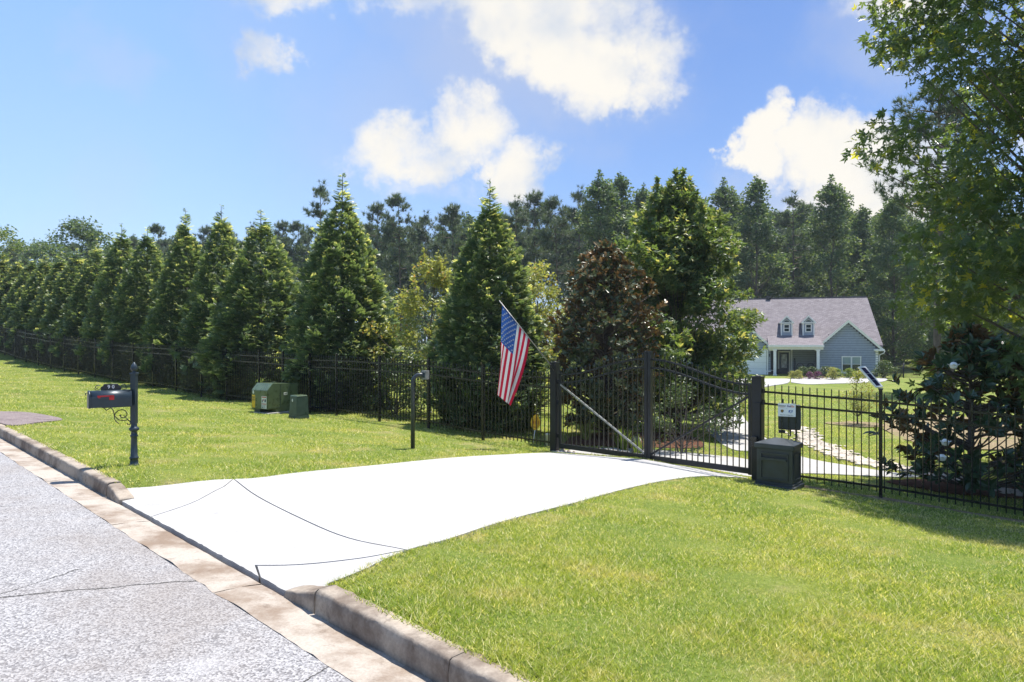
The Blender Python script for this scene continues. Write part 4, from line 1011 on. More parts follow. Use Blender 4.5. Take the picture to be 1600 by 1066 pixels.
def understory():
    n = 2200; a = rng.uniform(-.85, .95, n); D = rng.uniform(76, 96, n); X = a * D; Z = T(X, D)
    per = 46; ci = np.repeat(np.arange(n), per); g = unit(len(ci)) * [1.6, 1.4, 1.5]; hz = rng.uniform(.3, 7.0, n)
    pos = np.c_[X, D, Z + hz][ci] + g; y = unit(len(ci)); nr = unit(len(ci)); nr[:, 2] += .6
    v, f, r = scatter('', *DIAM, pos, y, nr, .42 * rng.uniform(.6, 1.2, len(ci)))
    tag(link('understory', mesh_np('understory', v, f, 3, False, r), M['far_dec']), 'dark undergrowth filling the foot of the woods', 'undergrowth', kind='stuff')
understory()
# ------------------------------------------------------------------ fence
def picket_mesh(h, w_=.017):
    b = MB(); b.box(-w_ / 2, w_ / 2, -w_ / 2, w_ / 2, 0, h - .035)
    a = w_ / 2 * 1.25; z = h - .035
    vs = [b.bm.verts.new(c) for c in ((-a, -a, z), (a, -a, z), (a, a, z), (-a, a, z))]; t = b.bm.verts.new((0, 0, h))
    for k in range(4): b.bm.faces.new((vs[k], vs[(k + 1) % 4], t))
    return b.mesh('picket')
PH = 1.66; PK = picket_mesh(PH)
fence_budget = [300]
def fence_run(name, label, P0, dirv, ss, hp, post_w=.055, skip_posts=(), tall=1.80, first_rail=.0):
    root = tag(empty(name, (P0[0], P0[1], Ts(*P0)), 0), label, 'fence'); base = Vector(root.location)
    pb = MB(); pb.box(-post_w / 2, post_w / 2, -post_w / 2, post_w / 2, -.15, tall); pb.box(-post_w / 2 - .006, post_w / 2 + .006, -post_w / 2 - .006, post_w / 2 + .006, tall, tall + .018); pm = pb.mesh('post')
    ang = math.atan2(dirv[1], dirv[0])
    for i, s in enumerate(ss):
        if i in skip_posts: continue
        p = P0 + dirv * s; o = link('post', pm, M['black'], root); o.location = Vector((p[0], p[1], Ts(*p))) - base; o.rotation_euler = (0, 0, ang)
    for a, b_ in zip(ss[:-1], ss[1:]):
        pa = P0 + dirv * a; pb_ = P0 + dirv * b_; za, zb = Ts(*pa) + .10, Ts(*pb_) + .10
        A = Vector((pa[0], pa[1], za)) - base; B = Vector((pb_[0], pb_[1], zb)) - base; L = b_ - a; tn = (B - A).normalized()
        e = .028 if post_w < .1 else .08
        pan = bpy.data.objects.new('fence_panel', None); COL.objects.link(pan); pan.parent = root
        for hz in (.09, PH - .36, PH - .15): rb = MB(); rb.bar(A + tn * e + Vector((0, 0, hz)), B - tn * e + Vector((0, 0, hz)), .030, .036); rb.build('rail', M['black'], pan)
        n = max(3, int(round(L / .1135))); ps = [a + L * (k + .5) / n for k in range(n)]
        use = len(ps) <= fence_budget[0]
        far = MB()
        for s in ps:
            p = P0 + dirv * s; z = za + (zb - za) * (s - a) / L
            if use:
                o = link('picket', PK, M['black'], pan); o.location = Vector((p[0], p[1], z)) - base; o.rotation_euler = (0, 0, ang)
            else:
                c = Vector((p[0], p[1], z)) - base; far.box(c.x - .009, c.x + .009, c.y - .009, c.y + .009, c.z, c.z + PH)
        if use: fence_budget[0] -= len(ps)
        else:
            o = far.build('pickets', M['black'], pan); o['kind'] = 'stuff'
    return root
fence_run('picket_fence', 'black metal picket fence from the gate to the right edge of the photo', FR0, FR, [0, 1.93, 3.92, 5.9, 7.9, 9.9, 11.9, 13.9], 1.8, skip_posts=(0,))
SL = [0, 2.1, 3.97, 5.9, 7.82, 9.15, 10.6, 12.0, 14.1, 15.9, 17.9, 19.9, 21.8, 23.9, 25.9, 27.9, 29.8, 31.7, 33.6, 35.6, 37.5, 39.4, 41.4, 43.4, 45.4, 47.4, 49.4, 51.4]
fence_run('picket_fence', 'long black metal picket fence running left along the cypress hedge', FL0, FL, SL, 1.8, skip_posts=(0,))

# ------------------------------------------------------------------ gate: two leaves with an arched top, hung on square posts
GD = np.array([3.46, -2.8]); GL = float(np.linalg.norm(GD)); GD = GD / GL; gang = math.atan2(GD[1], GD[0])
gz = lambda s: -2.42 + (-2.48 + 2.42) * s / GL + CZ + .05
def gate_post(s, w_, h, label, extra=None):
    p = FL0 + GD * s; e = tag(empty('gate_post', (p[0], p[1], Ts(*p)), gang), label, 'gate post')
    b = MB(); b.box(-w_ / 2, w_ / 2, -w_ / 2, w_ / 2, -.2, h, bevel=.004); b.build('post', M['black_rough'], e)
    b = MB(); b.box(-w_ / 2 - .01, w_ / 2 + .01, -w_ / 2 - .01, w_ / 2 + .01, h, h + .018, bevel=.004); b.lathe([(.05, h + .018), (.05, h + .03), (.02, h + .036)], n=10); b.build('cap', M['black_rough'], e)
    return e
gl_ = gate_post(0, .155, 1.95, 'square black gate post carrying the flag')
b = MB()
for z in (.32, 1.05, 1.5): b.box(.078, .125, -.03, .03, z, z + .09)
b.build('hinge', M['black_rough'], gl_)
gr_ = gate_post(GL, .175, 1.86, 'wide black gate post beside the parcel box')
b = MB(); b.box(-.04, .075, -.115, -.0885, .72, 1.42, bevel=.006); b.build('cover_plate', M['black_rough'], gr_)
b = MB(); b.box(-.075, .035, -.175, -.117, .62, .82, bevel=.008); b.lathe([(.02, .0), (.02, .03)], c=(.02, -.19, .66), n=10); b.build('lock_box', M['black'], gr_)
b = MB(); b.box(.0885, .12, -.05, .02, 1.38, 1.46); b.box(.0885, .12, -.05, .02, 1.58, 1.66); b.build('rail_bracket', M['black_rough'], gr_)
def hh(f):  # height of the top rail along a leaf, 0 at hinge .. 1 at the centre
    t = min(1, max(0, f)); return 1.64 + .40 * (t * t * (3 - 2 * t))
def leaf(s0, s1, label):
    """s0 hinge side, s1 centre side (distances along the gate line)"""
    p = FL0 + GD * s0; z0 = gz(s0); e = tag(empty('gate_leaf', (p[0], p[1], z0), gang), label, 'gate')
    sg = 1 if s1 > s0 else -1; L = abs(s1 - s0); zc = lambda x: gz(s0 + x) - z0
    X0 = sg * .12; X1 = sg * (L - .004)
    b = MB(); w_ = .066; xx = sorted((X1, X1 - sg * w_)); b.box(xx[0], xx[1], -.055, .055, .02, 2.18 + zc(X1)); b.box(xx[0] - .003, xx[1] + .003, -.058, .058, 2.18 + zc(X1), 2.2 + zc(X1)); b.build('centre_stile', M['black_rough'], e)
    b = MB(); xx = sorted((X0, X0 + sg * .05)); b.box(xx[0], xx[1], -.025, .025, .02, 1.66); b.build('hinge_stile', M['black_rough'], e)
    xa = X0 + sg * .05; xb = X1 - sg * w_
    b = MB(); b.bar((xa, 0, .085 + zc(xa)), (xb, 0, .085 + zc(xb)), .055, .10); b.build('bottom_rail', M['black_rough'], e)
    for off, nm in ((0, 'top_rail'), (-.17, 'middle_rail')):
        pts = [(xa + (xb - xa) * k / 14, 0, hh((k + .0) / 14) + off + zc(xa + (xb - xa) * k / 14)) for k in range(15)]
        b = MB()
        V = []
        for (x, y, z) in pts: V += [b.bm.verts.new((x, -.016, z - .018)), b.bm.verts.new((x, .016, z - .018)), b.bm.verts.new((x, .016, z + .018)), b.bm.verts.new((x, -.016, z + .018))]
        for k in range(14):
            for j in range(4): b.bm.faces.new((V[4 * k + j], V[4 * k + (j + 1) % 4], V[4 * k + 4 + (j + 1) % 4], V[4 * k + 4 + j]))
        b.build(nm, M['black_rough'], e)
    b = MB(); b.bar((xa, -.024, 1.42), (xb, -.024, .16 + zc(xb)), .022, .036); b.build('diagonal_brace', M['galv'] if s0 < s1 else M['black_rough'], e)
    n = int(round(abs(xb - xa) / .116))
    pkw = .018; bp = MB(); bp.box(-pkw / 2, pkw / 2, -pkw / 2, pkw / 2, 0, 1.0); unitp = bp.mesh('picket')
    bt = MB(); vs = [bt.bm.verts.new(c) for c in ((-.012, -.012, 0), (.012, -.012, 0), (.012, .012, 0), (-.012, .012, 0))]; t = bt.bm.verts.new((0, 0, .035))
    for k in range(4): bt.bm.faces.new((vs[k], vs[(k + 1) % 4], t))
    bt.bm.faces.new(vs[::-1]); tip = bt.mesh('picket_tip')
    for k in range(n):
        x = xa + (xb - xa) * (k + .5) / n; f = abs(x - xa) / abs(xb - xa); h = hh(f) + .10 - .10
        o = link('picket', unitp, M['black'], e); o.location = (x, 0, .10 + zc(x)); o.scale = (1, 1, h)
        q = link('picket_tip', tip, M['black'], o); q.location = (0, 0, 1); q.scale = (1, 1, 1 / h)
    return e
leaf(0, 2.28, 'left leaf of the black arched driveway gate, with a light grey diagonal brace')
leaf(GL, 2.284, 'right leaf of the black arched driveway gate, with a dark diagonal brace')

# ------------------------------------------------------------------ flag on a leaning pole
def flag():
    e = tag(empty('flag', (.92, 15.0 - .1, CZ - .55)), 'striped flag with stars hanging from a pole on the left gate post', 'flag'); B0 = Vector(e.location)
    base = Vector((.905, 14.90, CZ - .60)); tip = Vector(((780 - CX) / F * 14.5, 14.5, CZ + (CY - 470) / F * 14.5))
    b = MB(); b.tube([base - B0, tip - B0], [.013, .010], 10); b.build('pole', M['galv'], e)
    b = MB(); b.bar(base - B0 - (tip - base).normalized() * .05, base - B0 + (tip - base).normalized() * .10, .04, .04); b.build('bracket', M['black'], e)
    hoist = lambda u: tip + (base - tip) * (.055 + .51 * u)
    D = 14.55
    def pt(u, v, off=0.0):
        a = hoist(u)
        g = float(np.interp(u, [0, .10, .20, .32, .60, .70, .80, 1], [.30, .10, 0, .14, .74, .80, .60, 1])); bk = float(np.interp(u, [0, .17, .24, .66, .74, .82, .90, 1], [.09, .05, 0, 0, .05, .07, .02, .0]))
        g = u + (g - u) * min(1, v * 1.6) ** .8
        ex = 777.0 + 21 * g; ey = 617 + 17 * g
        q = Vector(((ex - CX) / F * D, D - .02, CZ + (CY - ey) / F * D)); p = a.lerp(q, v)
        p.x += .055 * math.sin(math.pi * v) * u ** 2 - .012 * math.sin(math.pi * v) * (1 - u)
        p.y += bk * min(1, v * 2) + .02 * math.sin(u * 17 + 2 * v) * v
        return p
    nu, nv = 13 * 4, 60; V = [tuple(pt(i / nu, j / nv) - B0) for i in range(nu + 1) for j in range(nv + 1)]; Fc = []; mi = []
    for i in range(nu):
        for j in range(nv):
            a = i * (nv + 1) + j; Fc.append((a, a + 1, a + nv + 2, a + nv + 1)); st = i // 4
            mi.append(2 if (st < 7 and (j + .5) / nv < .40) else (0 if st % 2 == 0 else 1))
    me = mesh_np('cloth', np.array(V), np.array(Fc), 4, True, mats=mi); link('cloth', me, [M['fred'], M['fwhite'], M['fblue']], e)
    b = MB()
    for side in (-1, 1):
        for r in range(9):
            for c in range(6 if r % 2 == 0 else 5):
                u0 = (r + 1) / 10 * 7 / 13; v0 = ((c * 2 + (1 if r % 2 == 0 else 2)) / 12) * .40
                P = pt(u0, v0); du = (pt(u0 + .01, v0) - pt(u0 - .01, v0)).normalized(); dv = (pt(u0, v0 + .01) - pt(u0, v0 - .01)).normalized(); n = du.cross(dv).normalized() * .003 * side
                dv = (dv - du * dv.dot(du)).normalized(); pl = []
                for k in range(10):
                    rr = .026 if k % 2 == 0 else .011; a = k * math.pi / 5; pl.append(P + n - B0 + du * math.cos(a + math.pi) * rr + dv * math.sin(a) * rr)
                b.poly([tuple(x) for x in pl])
    b.build('stars', M['fwhite'], e)['kind'] = 'stuff'
flag()

# ------------------------------------------------------------------ mailbox
def mailbox():
    D = 8.84; X = px_x(209.5, D); z = Ts(X, D); e = tag(empty('mailbox', (X, D, z), 0), 'slate-blue rural mailbox on an ornate post with the number 90', 'mailbox')
    s = 1.335
    pr = [(.062, -.05), (.062, .012), (.052, .02), (.048, .07), (.05, .085), (.056, .09), (.056, .105), (.044, .115), (.036, .36), (.04, .37), (.046, .375), (.046, .392), (.038, .40), (.034, .435), (.042, .445), (.058, .455), (.062, .47), (.058, .485), (.042, .495), (.036, .52), (.038, .535), (.032, .545)]
    b = MB(); b.lathe(pr, n=16); b.build('post_base', M['slate'], e)
    b = MB(); b.box(-.033, .033, -.033, .033, .54, 1.175, bevel=.004)
    b.box(-.042, .042, -.042, .042, 1.175, 1.20, bevel=.006); b.build('post', M['slate'], e)
    b = MB(); b.lathe([(.034, 1.20), (.022, 1.21), (.018, 1.222), (.036, 1.235), (.042, 1.25), (.040, 1.272), (.030, 1.298), (.014, 1.322), (.002, 1.338)], n=14); b.build('finial', M['slate'], e)
    # box: arched section, pointing to the street, i.e. left and slightly nearer in the picture
    d = Vector((-.80, -.60, 0)).normalized(); sd = Vector((-d.y, d.x, 0)); L = .49; r = .095; zb = .775; hw = .115
    prof = [(-r, 0), (-r, hw)] + [(-r * math.cos(a), hw + r * math.sin(a)) for a in [math.pi * k / 12 for k in range(1, 12)]] + [(r, hw), (r, 0)]
    def shell(t0, t1, g, nm, mt):
        b = MB(); ra = [b.bm.verts.new(d * t0 + sd * (x * (1 + g)) + Vector((0, 0, zb + (zz - .1) * (1 + g) + .1))) for x, zz in prof]; rb = [b.bm.verts.new(d * t1 + sd * (x * (1 + g)) + Vector((0, 0, zb + (zz - .1) * (1 + g) + .1))) for x, zz in prof]
        n = len(prof)
        for k in range(n): f = b.bm.faces.new((ra[k], ra[(k + 1) % n], rb[(k + 1) % n], rb[k])); f.smooth = 1 < k < n - 3
        b.bm.faces.new(ra[::-1]); b.bm.faces.new(rb); return b.build(nm, mt, e)
    shell(.036, L, 0, 'box', M['slate']); dr_ = shell(L + .001, L + .022, .05, 'door', M['slate'])
    b = MB(); b.tube([d * (L + .022) + Vector((0, 0, zb + .185)), d * (L + .045) + Vector((0, 0, zb + .18)), d * (L + .045) + Vector((0, 0, zb + .155))], .006, 6); b.build('door_latch', M['slate'], dr_)
    nrm = Vector((sd.x, sd.y, 0)); 
    if nrm.dot(Vector((X, D, 0))) > 0: nrm = -nrm
    o = nrm * (r + .004)
    b = MB(); b.bar(o + d * (L - .07) + Vector((0, 0, zb + .142)), o + d * (L - .25) + Vector((0, 0, zb + .142)), .006, .018); b.bar(o + d * (L - .20) + Vector((0, 0, zb + .118)), o + d * (L - .255) + Vector((0, 0, zb + .118)), .006, .052); b.bar(o + d * (L - .08) + Vector((0, 0, zb + .130)), o + d * (L - .105) + Vector((0, 0, zb + .130)), .007, .020); b.build('signal_flag', M['red'], e)
    # number plate with scrolls
    mid = .26; zt = zb + hw + r + .004; pl = [(-.11, 0), (.11, 0), (.11, .035), (.085, .05), (.075, .072), (-.075, .072), (-.085, .05), (-.11, .035)]
    b = MB(); b.poly([d * (mid + x) + nrm * .004 + Vector((0, 0, zt + zz)) for x, zz in pl], .008, -nrm)
    pla = b.build('number_plate', M['ink'], e)
    b = MB(); b.tube([d * (mid + x) + nrm * .004 + Vector((0, 0, zt + zz)) for x, zz in pl] + [d * (mid + pl[0][0]) + nrm * .004 + Vector((0, 0, zt))], .0042, 6)
    for sgn in (-1, 1):
        pts = []
        for k in range(26):
            a = k / 25 * 4.6; rr = .034 * (1 - .16 * a); pts.append(d * (mid + sgn * (.148 - rr * math.cos(a + .5))) + Vector((0, 0, zt + .034 + rr * math.sin(a + .5) * 1.0)))
        b.tube(pts, .0052, 6)
        b.tube([d * (mid + sgn * .112) + Vector((0, 0, zt + .02)), d * (mid + sgn * .13) + Vector((0, 0, zt + .004)), d * (mid + sgn * .165) + Vector((0, 0, zt + .003)), d * (mid + sgn * .183) + Vector((0, 0, zt + .022))], .005, 6)
    b.build('plate_scrollwork', M['slate'], pla)
    tx = text_mesh('9 0', .062, .0012); to = link('house_number', tx, M['white'], pla)
    xa = -d if (-d).cross(Vector((0, 0, 1))).dot(nrm) > 0 else d
    to.matrix_local = Matrix(((xa.x, 0, nrm.x, 0), (xa.y, 0, nrm.y, 0), (0, 1, 0, 0), (0, 0, 0, 1))); to.location = d * mid + nrm * .0065 + Vector((0, 0, zt + .036))
    # bracket of scrolls under the box
    b = MB()
    def P(x, zz): return d * x + Vector((0, 0, zb + zz))
    b.bar(P(.03, -.008), P(.36, -.008), .022, .010)
    sp = [(.16 + (.115 * math.exp(-.20 * a)) * math.cos(a - 1.2) - .03, -.115 + (.115 * math.exp(-.20 * a)) * math.sin(a - 1.2)) for a in [k * .27 for k in range(28)]]
    b.tube([P(*q) for q in sp], .006, 6); b.lathe([(.002, -.012), (.014, 0), (.002, .012)], c=P(*sp[-1]), n=8)
    b.tube([P(.34, -.012), P(.31, -.045), P(.285, -.03), P(.26, -.015), P(.235, -.05), P(.22, -.12), P(.175, -.175), P(.11, -.19), P(.07, -.18), P(.04, -.215), P(.05, -.245), P(.075, -.24), P(.078, -.225)], .0065, 6)
    b.tube([P(.12, -.12), P(.08, -.165), P(.035, -.215)], .005, 6); b.tube([P(.036, -.02), P(.036, -.235)], .005, 6)
    b.build('scroll_bracket', M['ink'], e)
mailbox()

# ------------------------------------------------------------------ utility cabinets
def decal(e, name, pts, mt, nrm, d_=.003):
    b = MB(); b.poly([Vector(p) + Vector(nrm) * d_ for p in pts], d_ * .9, -Vector(nrm)); return b.build(name, mt, e)
def transformer():
    D = 20.2; X = px_x(430, D); z = Ts(X, D)
    e = tag(empty('utility_cabinet', (X, D, z + .03), math.radians(-33)), 'large green padmount utility cabinet with warning stickers by the fence', 'utility cabinet')
    # local: front faces -y, sloped hood at the front; x across
    W, Dp, H, fr = .72, 1.10, .86, .30
    prof = [(-Dp / 2, .12), (-Dp / 2, H - .20), (-Dp / 2 + fr * .62, H), (Dp / 2, H - .04), (Dp / 2, .02), (-Dp / 2 + fr, .02), (-Dp / 2 + fr, .12)]
    b = MB(); b.poly([(-W / 2, y, zz) for y, zz in prof], W, (1, 0, 0)); bmesh.ops.recalc_face_normals(b.bm, faces=b.bm.faces[:])
    bmesh.ops.bevel(b.bm, geom=b.bm.edges[:], offset=.010, segments=2, affect='EDGES'); b.build('housing', M['olive'], e)
    b = MB(); b.box(-W / 2 - .06, W / 2 + .06, -Dp / 2 - .03, Dp / 2 + .06, -.14, .018, bevel=.01); b.build('concrete_pad', M['drive_far'], e)
    b = MB(); b.box(-W / 2 + .05, -W / 2 + .30, -Dp / 2 + .06, -Dp / 2 + fr - .01, .02, .12); b.build('cable_skirt', M['olive_dark'], e)
    for sx in (1, -1):
        b = MB(); x0 = sx * W / 2; xs = sorted((x0 + sx * .001, x0 + sx * .008)); y0 = -Dp / 2 + .03
        b.box(xs[0], xs[1], -.10, -.088, .15, H - .06); b.box(xs[0], xs[1], -Dp / 2 + .05, -.10, .15, .162); b.build('panel_seam', M['olive_dark'], e)
    y = -Dp / 2
    dd = decal(e, 'yellow_sticker', [(-.33, y, .15), (-.19, y, .15), (-.19, y, .52), (-.33, y, .52)], M['yellow'], (0, -1, 0))
    b = MB()
    for zz, h in ((.44, .028), (.39, .018), (.36, .015)): b.box(-.315, -.205, y - .0045, y - .0034, zz, zz + h)
    b.lathe([(.034, 0), (.034, .001)], n=14); [v for v in ()]
    b.build('sticker_print', M['ink'], dd)
    dd = decal(e, 'warning_label', [(.10, y, .14), (.33, y, .14), (.33, y, .50), (.10, y, .50)], M['label_white'], (0, -1, 0))
    b = MB(); b.box(.115, .315, y - .0045, y - .0034, .455, .482); b.box(.115, .315, y - .0045, y - .0034, .262, .285)
    b.box(.18, .21, y - .0045, y - .0034, .36, .42); b.build('red_print', M['ink_red'], dd)
    b = MB()
    for k in range(4): b.box(.12, .12 + .15 + .03 * (k % 2), y - .0045, y - .0034, .165 + k * .022, .172 + k * .022)
    b.box(.13, .16, y - .0045, y - .0034, .32, .40); b.box(.24, .30, y - .0045, y - .0034, .33, .41); b.build('small_print', M['ink'], dd)
    b = MB(); b.poly([(-.27 + .035 * math.cos(a), y - .003, .60 + .05 * math.sin(a)) for a in [k * .524 for k in range(12)]]); b.build('oval_tag', M['label_white'], e)
    dd = decal(e, 'number_tag', [(W / 2, .02, .50), (W / 2, .15, .50), (W / 2, .15, .58), (W / 2, .02, .58)], M['label_white'], (1, 0, 0), .004)
    b = MB(); b.box(W / 2 + .0042, W / 2 + .006, .04, .13, .532, .548); b.build('tag_print', M['ink'], dd)
    b = MB(); b.box(-.10, .0, -.04, .04, H - .012, H + .02); b.build('lifting_lug', M['olive'], e)
    b = MB(); b.tube([(.16, y - .0, .17), (.16, y - .03, .17)], .015, 8); b.build('bolt', M['galv'], e)
transformer()
def pedestal():
    D = 18.6; X = px_x(467, D); z = Ts(X, D)
    e = tag(empty('utility_pedestal', (X, D, z), math.radians(-40)), 'small tapered green utility pedestal right of the large cabinet', 'utility pedestal')
    def frus(a, z0, b_, z1, nm, mt, bev=.008):
        b = MB(); co = [(-a, -a, z0), (a, -a, z0), (a, a, z0), (-a, a, z0), (-b_, -b_, z1), (b_, -b_, z1), (b_, b_, z1), (-b_, b_, z1)]; vs = [b.bm.verts.new(c) for c in co]
        for q in ((0, 3, 2, 1), (4, 5, 6, 7), (0, 1, 5, 4), (1, 2, 6, 5), (2, 3, 7, 6), (3, 0, 4, 7)): b.bm.faces.new([vs[i] for i in q])
        bmesh.ops.bevel(b.bm, geom=b.bm.edges[:], offset=bev, segments=2, affect='EDGES'); return b.build(nm, mt, e)
    frus(.205, -.05, .195, .10, 'base', M['olive_dark']); frus(.19, .102, .165, .60, 'cover', M['olive_dark']); frus(.172, .602, .150, .635, 'lid', M['olive'])
    b = MB(); n_ = 14; b.poly([(-.02 + .028 * math.cos(k * 6.283 / n_), -.1835 + .0 * k, .50 + .042 * math.sin(k * 6.283 / n_)) for k in range(n_)], .004, (0, -1, 0)); b.build('oval_tag', M['label_white'], e)
pedestal()

# ------------------------------------------------------------------ bent pipe with a keypad
def pipe():
    D = 13.2; X = px_x(645, D); z = Ts(X, D); e = tag(empty('keypad_post', (X, D, z)), 'bent black pipe with a small grey keypad beside the driveway', 'keypad post')
    d = Vector((.95, .31, 0)).normalized()
    pts = [Vector((0, 0, -.1)), Vector((0, 0, 1.30))] + [d * (.14 * (1 - math.cos(a))) + Vector((0, 0, 1.30 + .14 * math.sin(a))) for a in [k * math.pi / 16 for k in range(1, 9)]] + [d * .22 + Vector((0, 0, 1.44))]
    b = MB(); b.tube(pts, .041, 14); b.build('pipe', M['plastic'], e)
    b = MB(); Mx = Matrix.Translation((d.x * .245, d.y * .245, 1.435)) @ Matrix.Rotation(math.atan2(-.447, .894) - .15, 4, 'Z')
    b.box(-.06, .06, -.05, .05, -.085, .085, Mx, bevel=.008); k = b.build('keypad_box', M['galv'], e)
    b = MB(); b.box(-.035, .035, -.058, -.051, -.05, .05, Mx); b.build('keypad_cover', M['slate'], k)
pipe()

# ------------------------------------------------------------------ parcel box
def parcel():
    p = FR0 + FR * .36 + np.array([-.447, -.894]) * .42; X, D = px_x(1217, 11.75), 11.75; z = Ts(X, D)
    e = tag(empty('parcel_box', (X, D, z), math.radians(-39)), 'dark plastic parcel drop box with a peaked lid beside the right gate post', 'parcel box')
    W, Dp, H = .60, .48, .67
    b = MB(); b.box(-W / 2 - .045, W / 2 + .045, -Dp / 2 - .045, Dp / 2 + .045, -.03, .06, bevel=.012); b.box(-W / 2 - .018, W / 2 + .018, -Dp / 2 - .018, Dp / 2 + .018, .06, .10, bevel=.008); b.build('plinth', M['plastic'], e)
    b = MB(); b.box(-W / 2, W / 2, -Dp / 2, Dp / 2, .10, H, bevel=.012); b.build('body', M['plastic'], e)
    for (a, c, nm) in (((-W / 2 + .07, W / 2 - .07), (-Dp / 2), 'front_panel'),):
        b = MB(); f = .018; x0, x1 = a; y = c; f = .026
        b.box(x0, x1, y - f, y + .001, .15, .17); b.box(x0, x1, y - f, y + .001, .585, .605); b.box(x0, x0 + .02, y - f, y + .001, .1702, .5848); b.box(x1 - .02, x1, y - f, y + .001, .1702, .5848); b.build('panel_moulding', M['plastic'], e)
        b = MB(); b.bar((x0 + .022, y - .028, .50), (x1 - .022, y - .028, .50), .06, .045); b.bar((x0 + .025, y - .006, .545), (x1 - .025, y - .006, .545), .015, .012); b.build('handle', M['plastic'], e)
    b = MB(); x = W / 2; b.box(x - .001, x + .014, -Dp / 2 + .06, -Dp / 2 + .078, .15, .60); b.box(x - .001, x + .014, Dp / 2 - .078, Dp / 2 - .06, .15, .60); b.box(x - .001, x + .014, -Dp / 2 + .0782, Dp / 2 - .0782, .582, .60); b.box(x - .001, x + .014, -Dp / 2 + .0782, Dp / 2 - .0782, .15, .168); b.build('side_moulding', M['plastic'], e)
    b = MB(); o = .03; b.box(-W / 2 - o, W / 2 + o, -Dp / 2 - o, Dp / 2 + o, H, H + .085, bevel=.012)
    a1, a2 = W / 2 + .012, Dp / 2 + .012; z0, z1 = H + .0855, H + .165
    vs = [b.bm.verts.new(c) for c in ((-a1, -a2, z0), (a1, -a2, z0), (a1, a2, z0), (-a1, a2, z0), (-.07, .02, z1), (.07, .02, z1))]
    for q in ((0, 1, 5, 4), (1, 2, 5), (2, 3, 4, 5), (3, 0, 4), (0, 3, 2, 1)): b.bm.faces.new([vs[i] for i in q])
    b.build('lid', M['plastic'], e)
parcel()

# ------------------------------------------------------------------ opener box with delivery sign
def opener():
    c = FR0 + FR * .51; ang = math.atan2(FR[1], FR[0]); X, D = c; z = CZ + (CY - 651) / F * D
    e = tag(empty('gate_opener_box', (X, D, z), ang), 'black gate opener box mounted on the fence above the parcel box', 'control box')
    b = MB(); b.box(-.18, .19, .03, .20, -.24, .20, bevel=.03); b.build('housing', M['plastic'], e)
    b = MB(); b.box(-.17, -.06, .012, .055, -.30, -.245, bevel=.004); b.tube([(.02, .1, -.24), (.02, .1, -.36)], .012, 8); b.tube([(.12, .1, -.24), (.13, .1, -.42)], .010, 8); b.build('conduit', M['ink'], e)
    b = MB(); b.box(.1902, .194, .06, .13, -.14, .09); s = b.build('side_sticker', M['label_white'], e)
    b = MB()
    for k in range(6): b.box(.1942, .1955, .075, .075 + (.04 if k % 2 else .028), -.12 + k * .033, -.104 + k * .033)
    b.build('sticker_print', M['ink_blue'], s)
    b = MB(); b.bar((-.10, .04, .20), (-.10, .04, .30), .03, .02); b.bar((.06, .04, .20), (.06, .04, .30), .03, .02); b.build('bracket', M['ink'], e)
    g = tag(empty('delivery_sign', (X, D, z + .115), ang), 'small white delivery sign with four carrier logos wired to the fence', 'sign')
    b = MB(); b.box(-.175, .115, -.026, -.021, -.115, .115); b.build('sign_board', M['white'], g)
    b = MB(); b.tube([(-.15, -.027, .10), (-.15, -.02, .13), (-.13, .0, .155)], .003, 5); b.tube([(.09, -.027, .10), (.09, -.02, .13), (.10, .0, .155)], .003, 5); b.build('wire_tie', M['galv'], g)
    Y = -.0275
    def tx(body, size, x, zz, mt, bold=.0):
        me = text_mesh(body, size, bold); o = link('lettering', me, mt, g); o.rotation_euler = (math.radians(90), 0, 0); o.location = (x, Y, zz); return o
    tx('amazon', .040, -.105, .072, M['ink'], .0004)
    b = MB(); b.tube([(-.14 + .07 * t, Y, .053 - .009 * math.sin(math.pi * t)) for t in [k / 8 for k in range(9)]], .002, 4); b.build('logo_smile', M['ink_orange'], g)
    tx('Fed', .046, .008, .066, M['ink_purple'], .0010); tx('Ex', .046, .068, .066, M['ink_orange'], .0010)
    b = MB(); b.lathe([(.004, 0), (.004, .001)], n=8); o = b.build('small_mark', M['ink_blue'], g); o.rotation_euler = (math.radians(90), 0, 0); o.location = (-.03, Y + .001, .028)
    sh = [(-.024, .022), (0, .028), (.024, .022), (.024, -.004), (.014, -.020), (0, -.028), (-.014, -.020), (-.024, -.004)]
    b = MB(); b.poly([(-.105 + x, Y, -.022 + zz) for x, zz in sh], .001, (0, 1, 0)); b.build('shield_logo', M['ink_brown'], g)
    b = MB(); b.poly([(-.105 + x * .8, Y - .0006, -.020 + zz * .28 + .014) for x, zz in sh[:4] + [(0, -.01), sh[7]]]); b.build('shield_swoosh', M['ink_gold'], g); 
    o = tx('ups', .020, -.105, -.028, M['ink_gold'], .0004); o.location.y = Y - .0012
    b = MB(); b.poly([(.005, Y, .0), (.068, Y, .0), (.060, Y, -.040), (-.003, Y, -.040)], .001, (0, 1, 0)); b.build('eagle_logo', M['ink_blue'], g)
    b = MB(); b.poly([(.018, Y - .0008, -.006), (.062, Y - .0008, -.010), (.040, Y - .0008, -.020), (.055, Y - .0008, -.034), (.010, Y - .0008, -.030), (.030, Y - .0008, -.020)]); b.build('eagle_mark', M['white'], g)
    tx('USPS', .013, .032, -.052, M['ink_blue']); tx('Please leave packages here', .0195, -.03, -.088, M['ink'])
opener()

